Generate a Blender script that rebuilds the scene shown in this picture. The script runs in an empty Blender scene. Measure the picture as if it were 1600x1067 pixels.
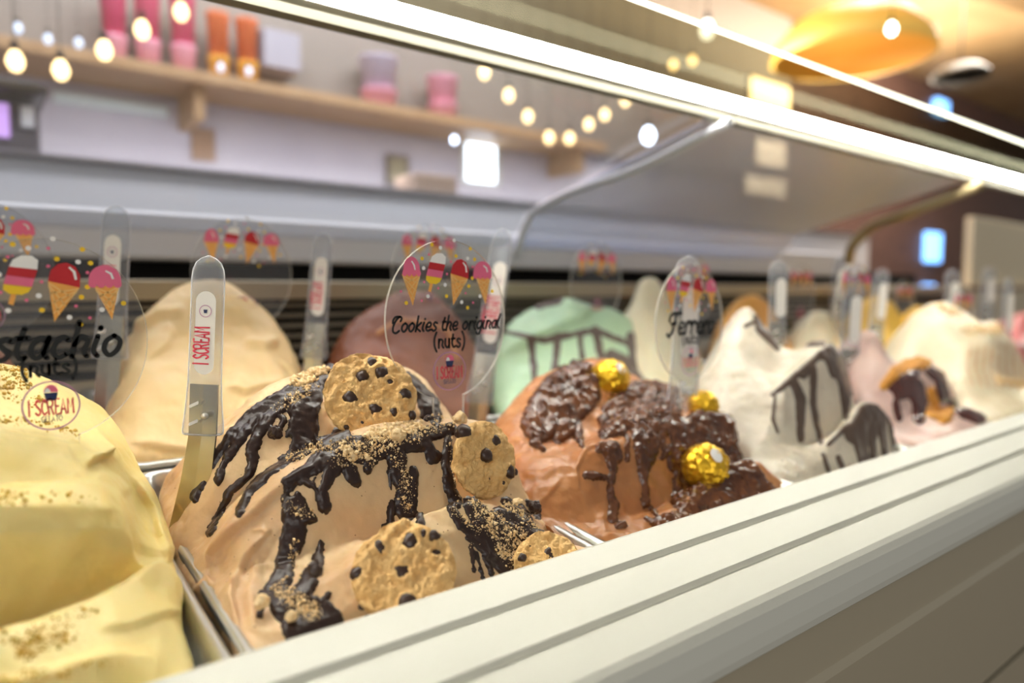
import bpy, bmesh, math, random
import numpy as np
from mathutils import Vector, Matrix

# ------------------------------------------------------------------ camera, world, lights, exposure
S = 0.18                 # one layout unit in metres (camera height above the pan rims)
CZ = 1.30                # camera height above the shop floor
FPX, YAW, PITCH = 1094.0, math.radians(37.71), math.radians(4.235)
scene = bpy.context.scene
COL = scene.collection
cam_d = bpy.data.cameras.new('camera'); cam = bpy.data.objects.new('camera', cam_d); COL.objects.link(cam)
cam.location = (0, 0, CZ)
cam.rotation_euler = (math.pi/2 - PITCH, 0, -YAW)
cam_d.sensor_width = 36.0; cam_d.lens = FPX/1600*36
cam_d.clip_start = 0.01
cam_d.dof.use_dof = True
cam_d.dof.focus_distance = 2.66*S
cam_d.dof.aperture_fstop = 2.7
scene.camera = cam
vs = scene.view_settings
vs.view_transform = 'Standard'; vs.look = 'None'; vs.gamma = 1.0; vs.exposure = 0.5; vs.use_curve_mapping = False

world = bpy.data.worlds.new('world'); scene.world = world; world.use_nodes = True
wn = world.node_tree.nodes; wl = world.node_tree.links
bgn = wn['Background']; bgn.inputs[0].default_value = (1.0, 0.97, 0.93, 1); bgn.inputs[1].default_value = 0.20
LED_STRENGTH = 47.0
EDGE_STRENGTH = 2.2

def area(name, loc, size, energy, color, target):
    d = bpy.data.lights.new(name, 'AREA'); d.shape = 'RECTANGLE'; d.size, d.size_y = size; d.energy = energy; d.color = color
    o = bpy.data.objects.new(name, d); COL.objects.link(o); o.location = loc
    o.rotation_euler = (Vector(target)-Vector(loc)).to_track_quat('-Z', 'Y').to_euler()
    return o
area('front_fill_light', (-2.2, -2.2, 2.6), (2.4, 1.6), 26, (1, 0.98, 0.95), (0.3, 0.5, 1.2))  # soft fill added behind the camera, out of view
area('aisle_fill_light', (0.8, 1.75, 2.8), (2.4, 0.3), 20, (0.98, 0.97, 1.0), (0.9, 2.34, 1.5))  # unseen fill added to brighten the back wall
area('under_shelf_fill', (0.9, 2.02, 1.72), (3.6, 0.08), 13, (0.98, 0.96, 1.0), (0.9, 2.2, 1.3))  # added fill that lifts the wall and counter below the shelf
area('staff_aisle_fill', (0.8, 1.15, 2.75), (2.6, 0.3), 24, (0.97, 0.97, 1.0), (0.9, 2.0, 1.4))  # extra unseen fill aimed at the back counter
area('ceiling_fill_light', (3.6, 1.9, 2.35), (3.0, 0.3), 28, (1, 0.88, 0.70), (3.6, 1.7, 3.2))  # upward fill added to brighten the ceiling
area('far_wall_fill', (4.2, 1.5, 2.8), (2.0, 0.5), 60, (1, 0.93, 0.82), (4.4, 2.3, 1.4))  # added fill for the far background, no fixture modelled

# ------------------------------------------------------------------ geometry of the view
_F = np.array([math.sin(YAW), math.cos(YAW), 0]); _R = np.array([math.cos(YAW), -math.sin(YAW), 0]); _Z = np.array([0, 0, 1.])
F3 = _F*math.cos(PITCH)-_Z*math.sin(PITCH); DN = -_F*math.sin(PITCH)-_Z*math.cos(PITCH)
def ray(u, v): return F3 + _R*(u-800)/FPX + DN*(v-533.5)/FPX
def PY(u, v, Y):                      # layout-unit point on the plane at depth Y
    d = ray(u, v); return d*(Y/d[1])
def PX(u, v, X):
    d = ray(u, v); return d*(X/d[0])
def W(p):                             # layout units -> metres
    p = np.asarray(p, float); return p*S + np.array([0, 0, CZ])
def proj(P):                          # metres -> (u, v, depth in layout units)
    q = (np.asarray(P)-np.array([0, 0, CZ]))/S; w = q@F3
    return 800+FPX*(q@_R)/w, 533.5+FPX*(q@DN)/w, w
TILT = math.tan(math.radians(5.5))
def panz(Y): return -1 + TILT*(Y-1.95)
PITCHX, X0 = 1.375, 0.54

rng = np.random.default_rng(7)
_tab = rng.random(4096)
_perm = rng.permutation(4096)
def _h(i, j, k): return _tab[_perm[(_perm[(_perm[i & 4095]+j) & 4095]+k) & 4095]]
def noise(P, scale=1.0, seed=0.0):
    q = np.asarray(P)*scale + seed; f0 = np.floor(q).astype(np.int64); t = q-f0; t = t*t*(3-2*t)
    i, j, k = f0[..., 0], f0[..., 1], f0[..., 2]; x, y, z = t[..., 0], t[..., 1], t[..., 2]
    r = 0
    for a in (0, 1):
        for b in (0, 1):
            for c in (0, 1):
                r = r + _h(i+a, j+b, k+c)*(x if a else 1-x)*(y if b else 1-y)*(z if c else 1-z)
    return r*2-1
def fbm(P, scale, oct=3, seed=0.0):
    r, a = 0, 1.0
    for o in range(oct): r = r + a*noise(P, scale, seed+o*17.3); a *= .5; scale *= 2.03
    return r

# ------------------------------------------------------------------ materials
def lin(c):
    def f(x): x /= 255.0; return x/12.92 if x <= 0.04045 else ((x+0.055)/1.055)**2.4
    return tuple(f(x) for x in c)+(1,)
def _new(name):
    m = bpy.data.materials.new(name); m.use_nodes = True; nt = m.node_tree; return m, nt, nt.nodes['Principled BSDF']
def setp(b, **k):
    for n, v in k.items():
        n = {'rough': 'Roughness', 'metal': 'Metallic', 'spec': 'Specular IOR Level', 'sss': 'Subsurface Weight', 'sss_scale': 'Subsurface Scale',
             'sss_r': 'Subsurface Radius', 'coat': 'Coat Weight', 'em': 'Emission Strength', 'emc': 'Emission Color', 'alpha': 'Alpha', 'sheen': 'Sheen Weight'}[n]
        b.inputs[n].default_value = v
def mat(name, rgb, rough=.5, var=None, vscale=40, vamt=.5, bump=0, bscale=300, bdist=.001, dots=None, **k):
    m, nt, b = _new(name); setp(b, rough=rough, **k); N, L = nt.nodes, nt.links
    b.inputs['Base Color'].default_value = lin(rgb)
    tc = N.new('ShaderNodeTexCoord'); out = None
    if var:
        n = N.new('ShaderNodeTexNoise'); n.inputs['Scale'].default_value = vscale; n.inputs['Detail'].default_value = 4; L.new(tc.outputs['Object'], n.inputs['Vector'])
        rp = N.new('ShaderNodeValToRGB'); rp.color_ramp.elements[0].position = .5-vamt*.4; rp.color_ramp.elements[1].position = .5+vamt*.4
        rp.color_ramp.elements[0].color = lin(rgb); rp.color_ramp.elements[1].color = lin(var); L.new(n.outputs['Fac'], rp.inputs[0]); out = rp.outputs[0]
    if dots:
        v = N.new('ShaderNodeTexVoronoi'); v.inputs['Scale'].default_value = dots[1]; L.new(tc.outputs['Object'], v.inputs['Vector'])
        n2 = N.new('ShaderNodeTexNoise'); n2.inputs['Scale'].default_value = dots[1]*.3; L.new(tc.outputs['Object'], n2.inputs['Vector'])
        ma = N.new('ShaderNodeMath'); ma.operation = 'MULTIPLY'; L.new(n2.outputs['Fac'], ma.inputs[0]); ma.inputs[1].default_value = dots[2]
        lt = N.new('ShaderNodeMath'); lt.operation = 'LESS_THAN'; L.new(v.outputs['Distance'], lt.inputs[0]); L.new(ma.outputs[0], lt.inputs[1])
        mx = N.new('ShaderNodeMix'); mx.data_type = 'RGBA'; L.new(lt.outputs[0], mx.inputs[0])
        if out: L.new(out, mx.inputs[6])
        else: mx.inputs[6].default_value = lin(rgb)
        mx.inputs[7].default_value = lin(dots[0]); out = mx.outputs[2]
    if out: L.new(out, b.inputs['Base Color'])
    if bump:
        n = N.new('ShaderNodeTexNoise'); n.inputs['Scale'].default_value = bscale; n.inputs['Detail'].default_value = 3; L.new(tc.outputs['Object'], n.inputs['Vector'])
        bp = N.new('ShaderNodeBump'); bp.inputs['Strength'].default_value = bump; bp.inputs['Distance'].default_value = bdist
        L.new(n.outputs['Fac'], bp.inputs['Height']); L.new(bp.outputs[0], b.inputs['Normal'])
    return m
def gelato(name, rgb, var=None, rough=.42, vscale=18, **k):
    return mat(name, rgb, rough, var=var, vscale=vscale, bump=.35, bscale=420, bdist=.0006, sss=.25, sss_scale=.008, sss_r=(1, .6, .35), spec=.4, **k)
def emit(name, rgb, strength):
    m, nt, b = _new(name); setp(b, em=strength, emc=lin(rgb)); b.inputs['Base Color'].default_value = lin(rgb); return m
def clear(name, tint=(255, 255, 255), ior=1.45, rough=.02, frost=0.0, frost_rgb=(255, 255, 255), gain=1.0, edge=0.0):
    m = bpy.data.materials.new(name); m.use_nodes = True; nt = m.node_tree; N, L = nt.nodes, nt.links
    N.remove(N['Principled BSDF']); out = N['Material Output']
    t = N.new('ShaderNodeBsdfTransparent'); t.inputs[0].default_value = lin(tint)
    g = N.new('ShaderNodeBsdfGlossy'); g.inputs['Roughness'].default_value = rough
    fr = N.new('ShaderNodeFresnel'); fr.inputs[0].default_value = ior
    mu = N.new('ShaderNodeMath'); mu.operation = 'MULTIPLY'; mu.use_clamp = True; L.new(fr.outputs[0], mu.inputs[0]); mu.inputs[1].default_value = gain
    ge = N.new('ShaderNodeNewGeometry'); bk = N.new('ShaderNodeMath'); bk.operation = 'SUBTRACT'; bk.inputs[0].default_value = 1.0; L.new(ge.outputs['Backfacing'], bk.inputs[1])
    m3 = N.new('ShaderNodeMath'); m3.operation = 'MULTIPLY'; L.new(mu.outputs[0], m3.inputs[0]); L.new(bk.outputs[0], m3.inputs[1]); mu = m3      # no mirror on the inner face of a sheet
    mx = N.new('ShaderNodeMixShader'); L.new(mu.outputs[0], mx.inputs[0]); L.new(t.outputs[0], mx.inputs[1]); L.new(g.outputs[0], mx.inputs[2])
    last = mx
    if frost:
        d = N.new('ShaderNodeBsdfDiffuse'); d.inputs[0].default_value = lin(frost_rgb)
        m2 = N.new('ShaderNodeMixShader'); m2.inputs[0].default_value = frost
        if edge:
            lw = N.new('ShaderNodeLayerWeight'); lw.inputs[0].default_value = .5; pw = N.new('ShaderNodeMath'); pw.operation = 'POWER'; L.new(lw.outputs['Facing'], pw.inputs[0]); pw.inputs[1].default_value = 3.0
            ma = N.new('ShaderNodeMath'); ma.operation = 'MULTIPLY_ADD'; L.new(pw.outputs[0], ma.inputs[0]); ma.inputs[1].default_value = edge; ma.inputs[2].default_value = frost; L.new(ma.outputs[0], m2.inputs[0])
        L.new(mx.outputs[0], m2.inputs[1]); L.new(d.outputs[0], m2.inputs[2]); last = m2
    L.new(last.outputs[0], out.inputs[0]); return m

M = {}
M['pistachio'] = gelato('pistachio_gelato', (241, 222, 154), var=(235, 210, 132))
M['cookie_gelato'] = gelato('cookie_gelato', (234, 204, 156), var=(210, 168, 124), vscale=16, dots=((150, 106, 72), 130, .13))
M['hazel'] = gelato('hazelnut_gelato', (192, 134, 84), var=(174, 112, 64), rough=.3)
M['strac'] = gelato('stracciatella_gelato', (226, 216, 196), var=(206, 194, 172), dots=((120, 104, 90), 150, .22))
M['pinkish'] = gelato('pale_pink_gelato', (228, 200, 186), var=(214, 180, 168))
M['vanilla'] = gelato('vanilla_gelato', (240, 226, 196), var=(230, 212, 176))
M['cream'] = gelato('custard_gelato', (246, 216, 160), var=(243, 208, 148))
M['darkchoc'] = gelato('dark_chocolate_gelato', (142, 80, 42), var=(120, 64, 34))
M['mint'] = gelato('mint_gelato', (198, 226, 188), var=(184, 216, 176))
M['lemon'] = gelato('lemon_gelato', (240, 230, 196), var=(232, 220, 182))
M['orange'] = gelato('orange_gelato', (236, 178, 84), var=(222, 156, 66))
M['mango'] = gelato('mango_gelato', (252, 204, 64), var=(246, 190, 50))
M['rose'] = gelato('rose_gelato', (222, 130, 126), var=(210, 110, 110))
M['choc'] = mat('dark_chocolate_sauce', (48, 31, 24), .3, bump=.5, bscale=160, bdist=.0014, spec=.4)
M['chocmilk'] = mat('glossy_hazelnut_sauce', (112, 66, 36), .13, var=(72, 40, 24), vscale=60, bump=.5, bscale=140, bdist=.0015, spec=.5)
M['fudge'] = mat('thin_chocolate_drizzle', (92, 74, 62), .3)
M['berry'] = mat('dark_berry_sauce', (78, 34, 24), .2, spec=.6)
M['caramel'] = mat('caramel_drizzle', (214, 160, 96), .3)
M['cakey'] = mat('orange_cake', (222, 160, 60), .7, var=(190, 120, 40), vscale=120, bump=.6, bscale=200)
M['crumb'] = mat('biscuit_crumb', (242, 218, 172), .8, var=(226, 186, 126), vscale=300)
M['pistcrumb'] = mat('pistachio_dust', (224, 172, 52), .8, var=(170, 146, 48), vscale=200)
M['cookie'] = mat('baked_cookie', (238, 200, 136), .75, var=(222, 170, 98), vscale=110, vamt=.7, bump=1.0, bscale=520, bdist=.0018)
M['chip'] = mat('chocolate_chip', (58, 38, 28), .3, bump=.3, bscale=200)
M['foil'] = mat('gold_foil', (240, 190, 50), .28, metal=.85, bump=.5, bscale=260, bdist=.001)
M['white'] = mat('white_print', (250, 248, 244), .5)
M['steel'] = mat('brushed_steel', (206, 206, 200), .28, metal=.9, bump=.1, bscale=500)
M['blade'] = mat('spatula_steel', (200, 192, 172), .22, metal=.95)
M['rail'] = mat('cream_aluminium', (206, 205, 192), .42, bump=.05, bscale=700, spec=.5)
M['panel'] = mat('grey_front_panel', (176, 166, 142), .35)
M['lip'] = mat('darkened_lip', (112, 108, 94), .5)  # lip colour darkened to offset the strong glow of the diffuser
M['darkgap'] = mat('recess_shade', (22, 20, 18), .8)  # near-black colour stands in for shade inside gaps and slots
M['ledge'] = mat('beige_metal_ledge', (176, 164, 140), .4, metal=.3)
M['slat'] = mat('vent_slat', (136, 126, 108), .4, metal=.2)
M['shelf_face'] = mat('pale_grey_shelf_face', (216, 217, 224), .45)
M['arm'] = mat('pale_metal_arm', (214, 218, 228), .35, metal=.3)
M['goldarm'] = mat('bronze_metal_arm', (150, 134, 98), .4, metal=.4)
M['glass'] = clear('canopy_glass', tint=(244, 246, 248), frost=.06, frost_rgb=(225, 228, 240), gain=1.4, rough=.12)
M['hazeglass'] = clear('painted_haze_glass', tint=(240, 244, 250), frost=.42, frost_rgb=(222, 228, 246), gain=3.0, rough=.3)  # bluish frost painted in for bright reflections on the right panel
M['shelfglass'] = clear('top_shelf_glass', tint=(206, 206, 192), gain=.05)
M['glassedge'] = emit('glowing_glass_edge', (240, 238, 214), EDGE_STRENGTH)  # brightness of the glass edge put in as emission
M['led'] = emit('led_diffuser', (255, 252, 240), LED_STRENGTH)
M['acrylic'] = clear('acrylic_sheet', tint=(250, 250, 250), gain=.9, frost=.035, frost_rgb=(235, 236, 240))  # slight frost stands in for reflection haze on the signs
M['acrylicedge'] = clear('acrylic_edge', tint=(235, 235, 230), frost=.45, frost_rgb=(235, 230, 218), gain=1.5)
M['plastic'] = clear('clear_plastic', tint=(240, 242, 244), ior=1.5, frost=.11, frost_rgb=(240, 242, 248), gain=2.2, rough=.05, edge=.8)  # white rim mixed into the colour for bright edge reflections
M['tag'] = mat('white_tag', (236, 232, 224), .5)
M['black'] = mat('black_print', (24, 26, 26), .5)
M['pink'] = mat('pink_print', (236, 112, 146), .5); M['red'] = mat('red_print', (196, 36, 44), .5)
M['yellow'] = mat('yellow_print', (252, 208, 40), .5); M['waffle'] = mat('waffle_print', (246, 176, 84), .5)
M['wafline'] = mat('waffle_line_print', (252, 206, 130), .5)
M['logo_red'] = mat('logo_red_print', (222, 62, 84), .5); M['navy'] = mat('navy_print', (34, 46, 92), .5); M['mauve'] = mat('mauve_print', (190, 140, 170), .5)

# ------------------------------------------------------------------ object helpers
def link(name, me, parent=None, m=None, smooth=True):
    o = bpy.data.objects.new(name, me); COL.objects.link(o)
    if m is not None:
        for x in (m if isinstance(m, (list, tuple)) else [m]): me.materials.append(x)
    if parent is not None: o.parent = parent
    if smooth and len(me.polygons): me.polygons.foreach_set('use_smooth', [True]*len(me.polygons))
    return o
def meshobj(name, V, Fc, m=None, parent=None, smooth=True, mi=None):
    me = bpy.data.meshes.new(name); me.from_pydata([tuple(map(float, v)) for v in V], [], [tuple(map(int, f)) for f in Fc]); me.validate(); me.update()
    o = link(name, me, parent, m, smooth)
    if mi is not None: me.polygons.foreach_set('material_index', mi)
    return o
def gridmesh(name, P, keep=None, m=None, parent=None):
    nv, nu = P.shape[:2]; idx = np.arange(nv*nu).reshape(nv, nu)
    q = np.stack([idx[:-1, :-1], idx[1:, :-1], idx[1:, 1:], idx[:-1, 1:]], -1).reshape(-1, 4)
    V = P.reshape(-1, 3)
    if keep is not None:
        k = keep.reshape(-1); q = q[k[q].any(1)]
        used = np.unique(q); mp = -np.ones(len(V), int); mp[used] = np.arange(len(used)); V = V[used]; q = mp[q]
    return bulk(name, V, q, m, parent)
def bulk(name, V, q, m=None, parent=None, smooth=True):
    me = bpy.data.meshes.new(name); n = q.shape[1]
    me.vertices.add(len(V)); me.vertices.foreach_set('co', np.asarray(V, np.float32).ravel())
    me.loops.add(q.size); me.loops.foreach_set('vertex_index', q.ravel().astype(np.int32))
    me.polygons.add(len(q)); me.polygons.foreach_set('loop_start', np.arange(0, q.size, n, dtype=np.int32))
    me.update(calc_edges=True); me.validate()
    return link(name, me, parent, m, smooth)
def tag(o, label, cat, group=None, kind=None):
    o['label'] = label; o['category'] = cat
    if group: o['group'] = group
    if kind: o['kind'] = kind
    return o
def empty(name, loc, label=None, cat=None, group=None):
    o = bpy.data.objects.new(name, None); COL.objects.link(o); o.location = tuple(loc); o.empty_display_size = .02
    if label: tag(o, label, cat, group)
    return o
def boxv(lo, hi):
    x0, y0, z0 = lo; x1, y1, z1 = hi
    V = [(x0,y0,z0),(x1,y0,z0),(x1,y1,z0),(x0,y1,z0),(x0,y0,z1),(x1,y0,z1),(x1,y1,z1),(x0,y1,z1)]
    return V, [(0,3,2,1),(4,5,6,7),(0,1,5,4),(1,2,6,5),(2,3,7,6),(3,0,4,7)]
def box(name, lo, hi, m, parent=None, bevel=0.0, off=(0, 0, 0)):
    V, Fc = boxv(lo, hi); V = [tuple(np.array(v)-np.array(off)) for v in V]
    o = meshobj(name, V, Fc, m, parent, smooth=False)
    if bevel:
        bm = bmesh.new(); bm.from_mesh(o.data); bmesh.ops.bevel(bm, geom=bm.edges[:], offset=bevel, segments=2, affect='EDGES', profile=.5); bm.to_mesh(o.data); bm.free()
    return o
def extrude(name, prof, x0, x1, m, parent=None, closed=True, mi=None, off=(0, 0, 0)):
    n = len(prof); V = [(x0, y, z) for y, z in prof]+[(x1, y, z) for y, z in prof]
    Fc = [(i, (i+1) % n, n+(i+1) % n, n+i) for i in range(n if closed else n-1)]
    if closed: Fc += [tuple(range(n))[::-1], tuple(range(n, 2*n))]
    V = [tuple(np.array(v)-np.array(off)) for v in V]
    return meshobj(name, V, Fc, m, parent, smooth=False, mi=mi)
def catmull(P, n, closed=False):
    P = np.asarray(P, float)
    if len(P) == 2: return P[0]+(P[1]-P[0])*np.linspace(0, 1, n)[:, None]
    d = np.r_[0, np.cumsum(np.maximum(np.linalg.norm(np.diff(P, axis=0), axis=1), 1e-6))]; d /= d[-1]
    T = np.gradient(P, d, axis=0) if len(P) > 2 else None
    # monotone-ish finite-difference tangents
    s = np.diff(P, axis=0)/np.diff(d)[:, None]
    T = np.empty_like(P); T[0], T[-1] = s[0], s[-1]
    h = np.diff(d)[:, None]; T[1:-1] = (s[:-1]*h[1:]+s[1:]*h[:-1])/(h[1:]+h[:-1])
    t = np.linspace(0, 1, n); i = np.clip(np.searchsorted(d, t, side='right')-1, 0, len(P)-2)
    hh = (d[i+1]-d[i])[:, None]; x = ((t-d[i])/(d[i+1]-d[i]))[:, None]
    return P[i]*(2*x**3-3*x**2+1)+T[i]*hh*(x**3-2*x**2+x)+P[i+1]*(-2*x**3+3*x**2)+T[i+1]*hh*(x**3-x**2)
def tube(name, pts, r, m, parent=None, nseg=10, off=(0, 0, 0), flat=1.0):
    P = np.asarray(pts, float)-np.asarray(off); n = len(P); r = np.broadcast_to(np.asarray(r, float), (n,))
    V = []; Fc = []
    T = np.gradient(P, axis=0); up = np.array([0, 0, 1.]) if abs(T[0][2]) < .9*np.linalg.norm(T[0]) else np.array([0, 1., 0])
    for i in range(n):
        t = T[i]/np.linalg.norm(T[i]); a = np.cross(t, up); a /= np.linalg.norm(a); b = np.cross(a, t)
        for k in range(nseg):
            th = 2*math.pi*k/nseg; V.append(P[i]+a*math.cos(th)*r[i]+b*math.sin(th)*r[i]*flat)
    for i in range(n-1):
        for k in range(nseg): Fc.append((i*nseg+k, i*nseg+(k+1) % nseg, (i+1)*nseg+(k+1) % nseg, (i+1)*nseg+k))
    Fc += [tuple(range(nseg))[::-1], tuple(range((n-1)*nseg, n*nseg))]
    return meshobj(name, V, Fc, m, parent)
def lathe(name, prof, m, parent=None, n=24, loc=(0, 0, 0), axis=None):
    V = []; Fc = []
    for r, z in prof:
        for k in range(n): th = 2*math.pi*k/n; V.append((r*math.cos(th), r*math.sin(th), z))
    for i in range(len(prof)-1):
        for k in range(n): Fc.append((i*n+k, i*n+(k+1) % n, (i+1)*n+(k+1) % n, (i+1)*n+k))
    Fc += [tuple(range(n))[::-1], tuple(range((len(prof)-1)*n, len(prof)*n))]
    V = np.array(V)
    if axis is not None: V = V@np.array(Vector((0, 0, 1)).rotation_difference(Vector(axis)).to_matrix()).T
    return meshobj(name, V+np.array(loc), Fc, m, parent)
_ico = {}
def ico(sub):
    if sub not in _ico:
        bm = bmesh.new(); bmesh.ops.create_icosphere(bm, subdivisions=sub, radius=1)
        _ico[sub] = (np.array([v.co[:] for v in bm.verts]), np.array([[v.index for v in f.verts] for f in bm.faces])); bm.free()
    return _ico[sub]

# ------------------------------------------------------------------ lofted gelato and what lies on it
def segdist(u, v, pts):
    """signed px depth inside a stroke of varying radius: max over segments of r - d; also plain distance"""
    best = np.full(u.shape, -1e3)
    if len(pts) == 1: pts = [pts[0], pts[0]]
    for (a, b, r0), (c, d, r1) in zip(pts[:-1], pts[1:]):
        R = max(r0, r1)+14
        s = (u > min(a, c)-R) & (u < max(a, c)+R) & (v > min(b, d)-R) & (v < max(b, d)+R)
        if not s.any(): continue
        uu, vv = u[s], v[s]; L2 = (c-a)**2+(d-b)**2
        t = np.clip(((uu-a)*(c-a)+(vv-b)*(d-b))/L2, 0, 1) if L2 > 0 else np.zeros(uu.shape)
        best[s] = np.maximum(best[s], r0+(r1-r0)*t-np.hypot(uu-a-t*(c-a), vv-b-t*(d-b)))
    return best
def linedist(u, v, pts):
    """signed distance (side) to an open polyline and the position along it"""
    D = np.full(u.shape, 1e6); Sg = np.zeros(u.shape); Tt = np.zeros(u.shape); n = len(pts)-1
    for k, ((a, b), (c, d)) in enumerate(zip(pts[:-1], pts[1:])):
        L2 = (c-a)**2+(d-b)**2; t0 = ((u-a)*(c-a)+(v-b)*(d-b))/L2; t = np.clip(t0, 0, 1)
        dist = np.hypot(u-a-t*(c-a), v-b-t*(d-b)); cr = (c-a)*(v-b)-(d-b)*(u-a)
        s = dist < D; D[s] = dist[s]; Sg[s] = np.sign(cr[s]); Tt[s] = (k+t[s])/n
    return D, Sg, Tt
class Mound: pass
def smooth2(P, k=1):
    for _ in range(k):
        P[1:-1] = (P[:-2]+2*P[1:-1]+P[2:])/4
    return P
def mound(name, rows, m, nu=300, nv=300, soft=.006, fine=.0016, folds=(), ridges=(), seed=0.0, skirt=.3, relax=2, ten=.75, pan=None):
    R = []
    for ri, row in enumerate(rows):
        p = np.array([PY(*q) for q in row])
        if ri == 0 and pan is not None:          # the unseen foot at the rear stays inside its own pan
            i, k = pan; xs = np.clip(p[:, 0], X0+PITCHX*i+.1, X0+PITCHX*(i+1)-.1); d = (xs.max()-xs.min())
            if d < .25: xs = X0+PITCHX*(i+1)-np.linspace(.4, .1, len(xs))
            p = np.stack([xs, np.minimum(p[:, 1], (3.48, 5.28)[k]), p[:, 2]], 1)
        a = p[0]+np.array([.03, .02, -skirt]); b = p[-1]+np.array([-.03, .02, -skirt])
        R.append(catmull(np.vstack([a, p, b]), nu))
    R = np.array(R)
    R = np.concatenate([R[:1]+np.array([0, 0, -skirt]), R, R[-1:]+np.array([0, .03, -skirt])])
    seg = np.r_[0, np.cumsum([np.median(np.linalg.norm(R[i+1]-R[i], axis=1)) for i in range(len(R)-1)])]; seg /= seg[-1]
    s = np.diff(R, axis=0)/np.diff(seg)[:, None, None]; T = np.empty_like(R); T[0], T[-1] = s[0], s[-1]
    h = np.diff(seg)[:, None, None]; T[1:-1] = ten*(s[:-1]*h[1:]+s[1:]*h[:-1])/(h[1:]+h[:-1])
    t = np.linspace(0, 1, nv); i = np.clip(np.searchsorted(seg, t, side='right')-1, 0, len(R)-2)
    hh = (seg[i+1]-seg[i])[:, None, None]; x = ((t-seg[i])/(seg[i+1]-seg[i]))[:, None, None]
    G = R[i]*(2*x**3-3*x**2+1)+T[i]*hh*(x**3-2*x**2+x)+R[i+1]*(-2*x**3+3*x**2)+T[i+1]*hh*(x**3-x**2)
    G = smooth2(G, relax)
    P = W(G)
    o = Mound()
    def normals(P):
        n = np.cross(np.gradient(P, axis=0), np.gradient(P, axis=1)); n /= np.maximum(np.linalg.norm(n, axis=2), 1e-12)[..., None]
        return n
    n = normals(P)
    P = P + n*(soft*fbm(P, 22, 2, seed)*.6 + fine*fbm(P, 90, 3, seed+5))[..., None]
    u, v, w = proj(P)
    pxm = w*S/FPX
    disp = np.zeros(u.shape)
    for pts, ht, wd in ridges:          # soft raised (or cut) spatula lines, height and width in px
        D, Sg, Tt = linedist(u, v, pts); disp += 1.5*ht*np.exp(-(D/wd)**2)*np.clip(np.minimum(Tt, 1-Tt)*6, 0, 1)
    for pts, ht, wd in folds:           # a lip: rises slowly to the line, then drops off on its right-hand side
        D, Sg, Tt = linedist(u, v, pts); sd = D*Sg
        f = np.where(sd < 0, np.exp(-(D/wd)), np.exp(-(D/(wd*.12))**2)); disp += ht*f*np.clip(np.minimum(Tt, 1-Tt)*5, 0, 1)
    P = P + n*(disp*pxm)[..., None]
    o.P, o.n = P, normals(P)
    o.u, o.v, o.w = proj(P); o.px = o.w*S/FPX
    base = P.reshape(-1, 3).mean(0)
    o.base = np.array([base[0], base[1], P[..., 2].min()])
    o.obj = gridmesh(name, P-o.base, None, m); o.obj.location = tuple(o.base)
    return o
def facing(o):
    d = o.P-np.array([0, 0, CZ]); return -(o.n*d).sum(2)/np.linalg.norm(d, axis=2)
def sauce(o, name, strokes, m, hpx=6, edge=7, wob=3.0, lump=.0, nscale=160, seed=0.0, holes=()):
    f = np.full(o.u.shape, -1e3)
    for st in strokes: f = np.maximum(f, segdist(o.u, o.v, st))
    for st in holes: f = np.minimum(f, -segdist(o.u, o.v, st))
    f = f + wob*fbm(o.P, nscale, 2, seed) + (1.1*noise(o.P, 620, seed+2) if wob > 2 else 0)
    x = np.clip(f/edge, 0, 1); t = hpx*np.sqrt(1-(1-x)**2)
    if lump: t = t + x*lump*np.maximum(0, fbm(o.P, nscale*1.1, 2, seed+3))
    t = np.where(f < 0, np.maximum(f, -4)*.8, t)
    P = o.P + o.n*(t*o.px)[..., None]
    ob = gridmesh(name, P-o.base, f > -1.0, m, o.obj); o.f = f; o.Ps = P
    return ob
def scatter(o, name, regions, m, count, rmin, rmax, seed=1, sub=1, lift=.3, P=None, power=2.5, bmin=.12):
    """crumbs lying on the mound inside px regions (strokes); one piece of loose stuff"""
    r = np.random.default_rng(seed); f = np.full(o.u.shape, -1e3)
    for st in regions: f = np.maximum(f, segdist(o.u, o.v, st))
    ok = (f > 0) & (facing(o) > bmin); P = o.P if P is None else P
    wgt = np.where(ok, np.clip(f/12, .1, 1)*(0.25+np.clip(fbm(o.P, 120, 2, seed)+.35, 0, 1)), 0).ravel()
    if wgt.sum() <= 0: return None
    idx = r.choice(len(wgt), count, p=wgt/wgt.sum()); c = P.reshape(-1, 3)[idx]; n = o.n.reshape(-1, 3)[idx]; px = o.px.ravel()[idx]
    rad = (rmin+(rmax-rmin)*r.random(count)**power)*px
    bv, bf = ico(sub); k = len(bv)
    V = bv[None]*(1+.35*(r.random((count, k, 1))-.5)*2)*rad[:, None, None]*(0.75+.5*r.random((count, 1, 3)))
    tj = r.normal(size=(count, 3)); tj -= n*(tj*n).sum(1)[:, None]; c = c + tj*(1.3*px)[:, None]
    V = V + (c+n*(rad*lift)[:, None])[:, None]
    q = (bf[None]+(np.arange(count)*k)[:, None, None]).reshape(-1, 3)
    ob = bulk(name, V.reshape(-1, 3)-o.base, q, m, o.obj, smooth=False); ob['kind'] = 'stuff'
    return ob
def nearest(o, u, v):
    d = (o.u-u)**2+(o.v-v)**2+np.where(facing(o) > .05, 0, 1e4)
    d = d + (o.w-o.w[facing(o) > .05].min())*2
    return np.unravel_index(np.argmin(d), d.shape)

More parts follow.
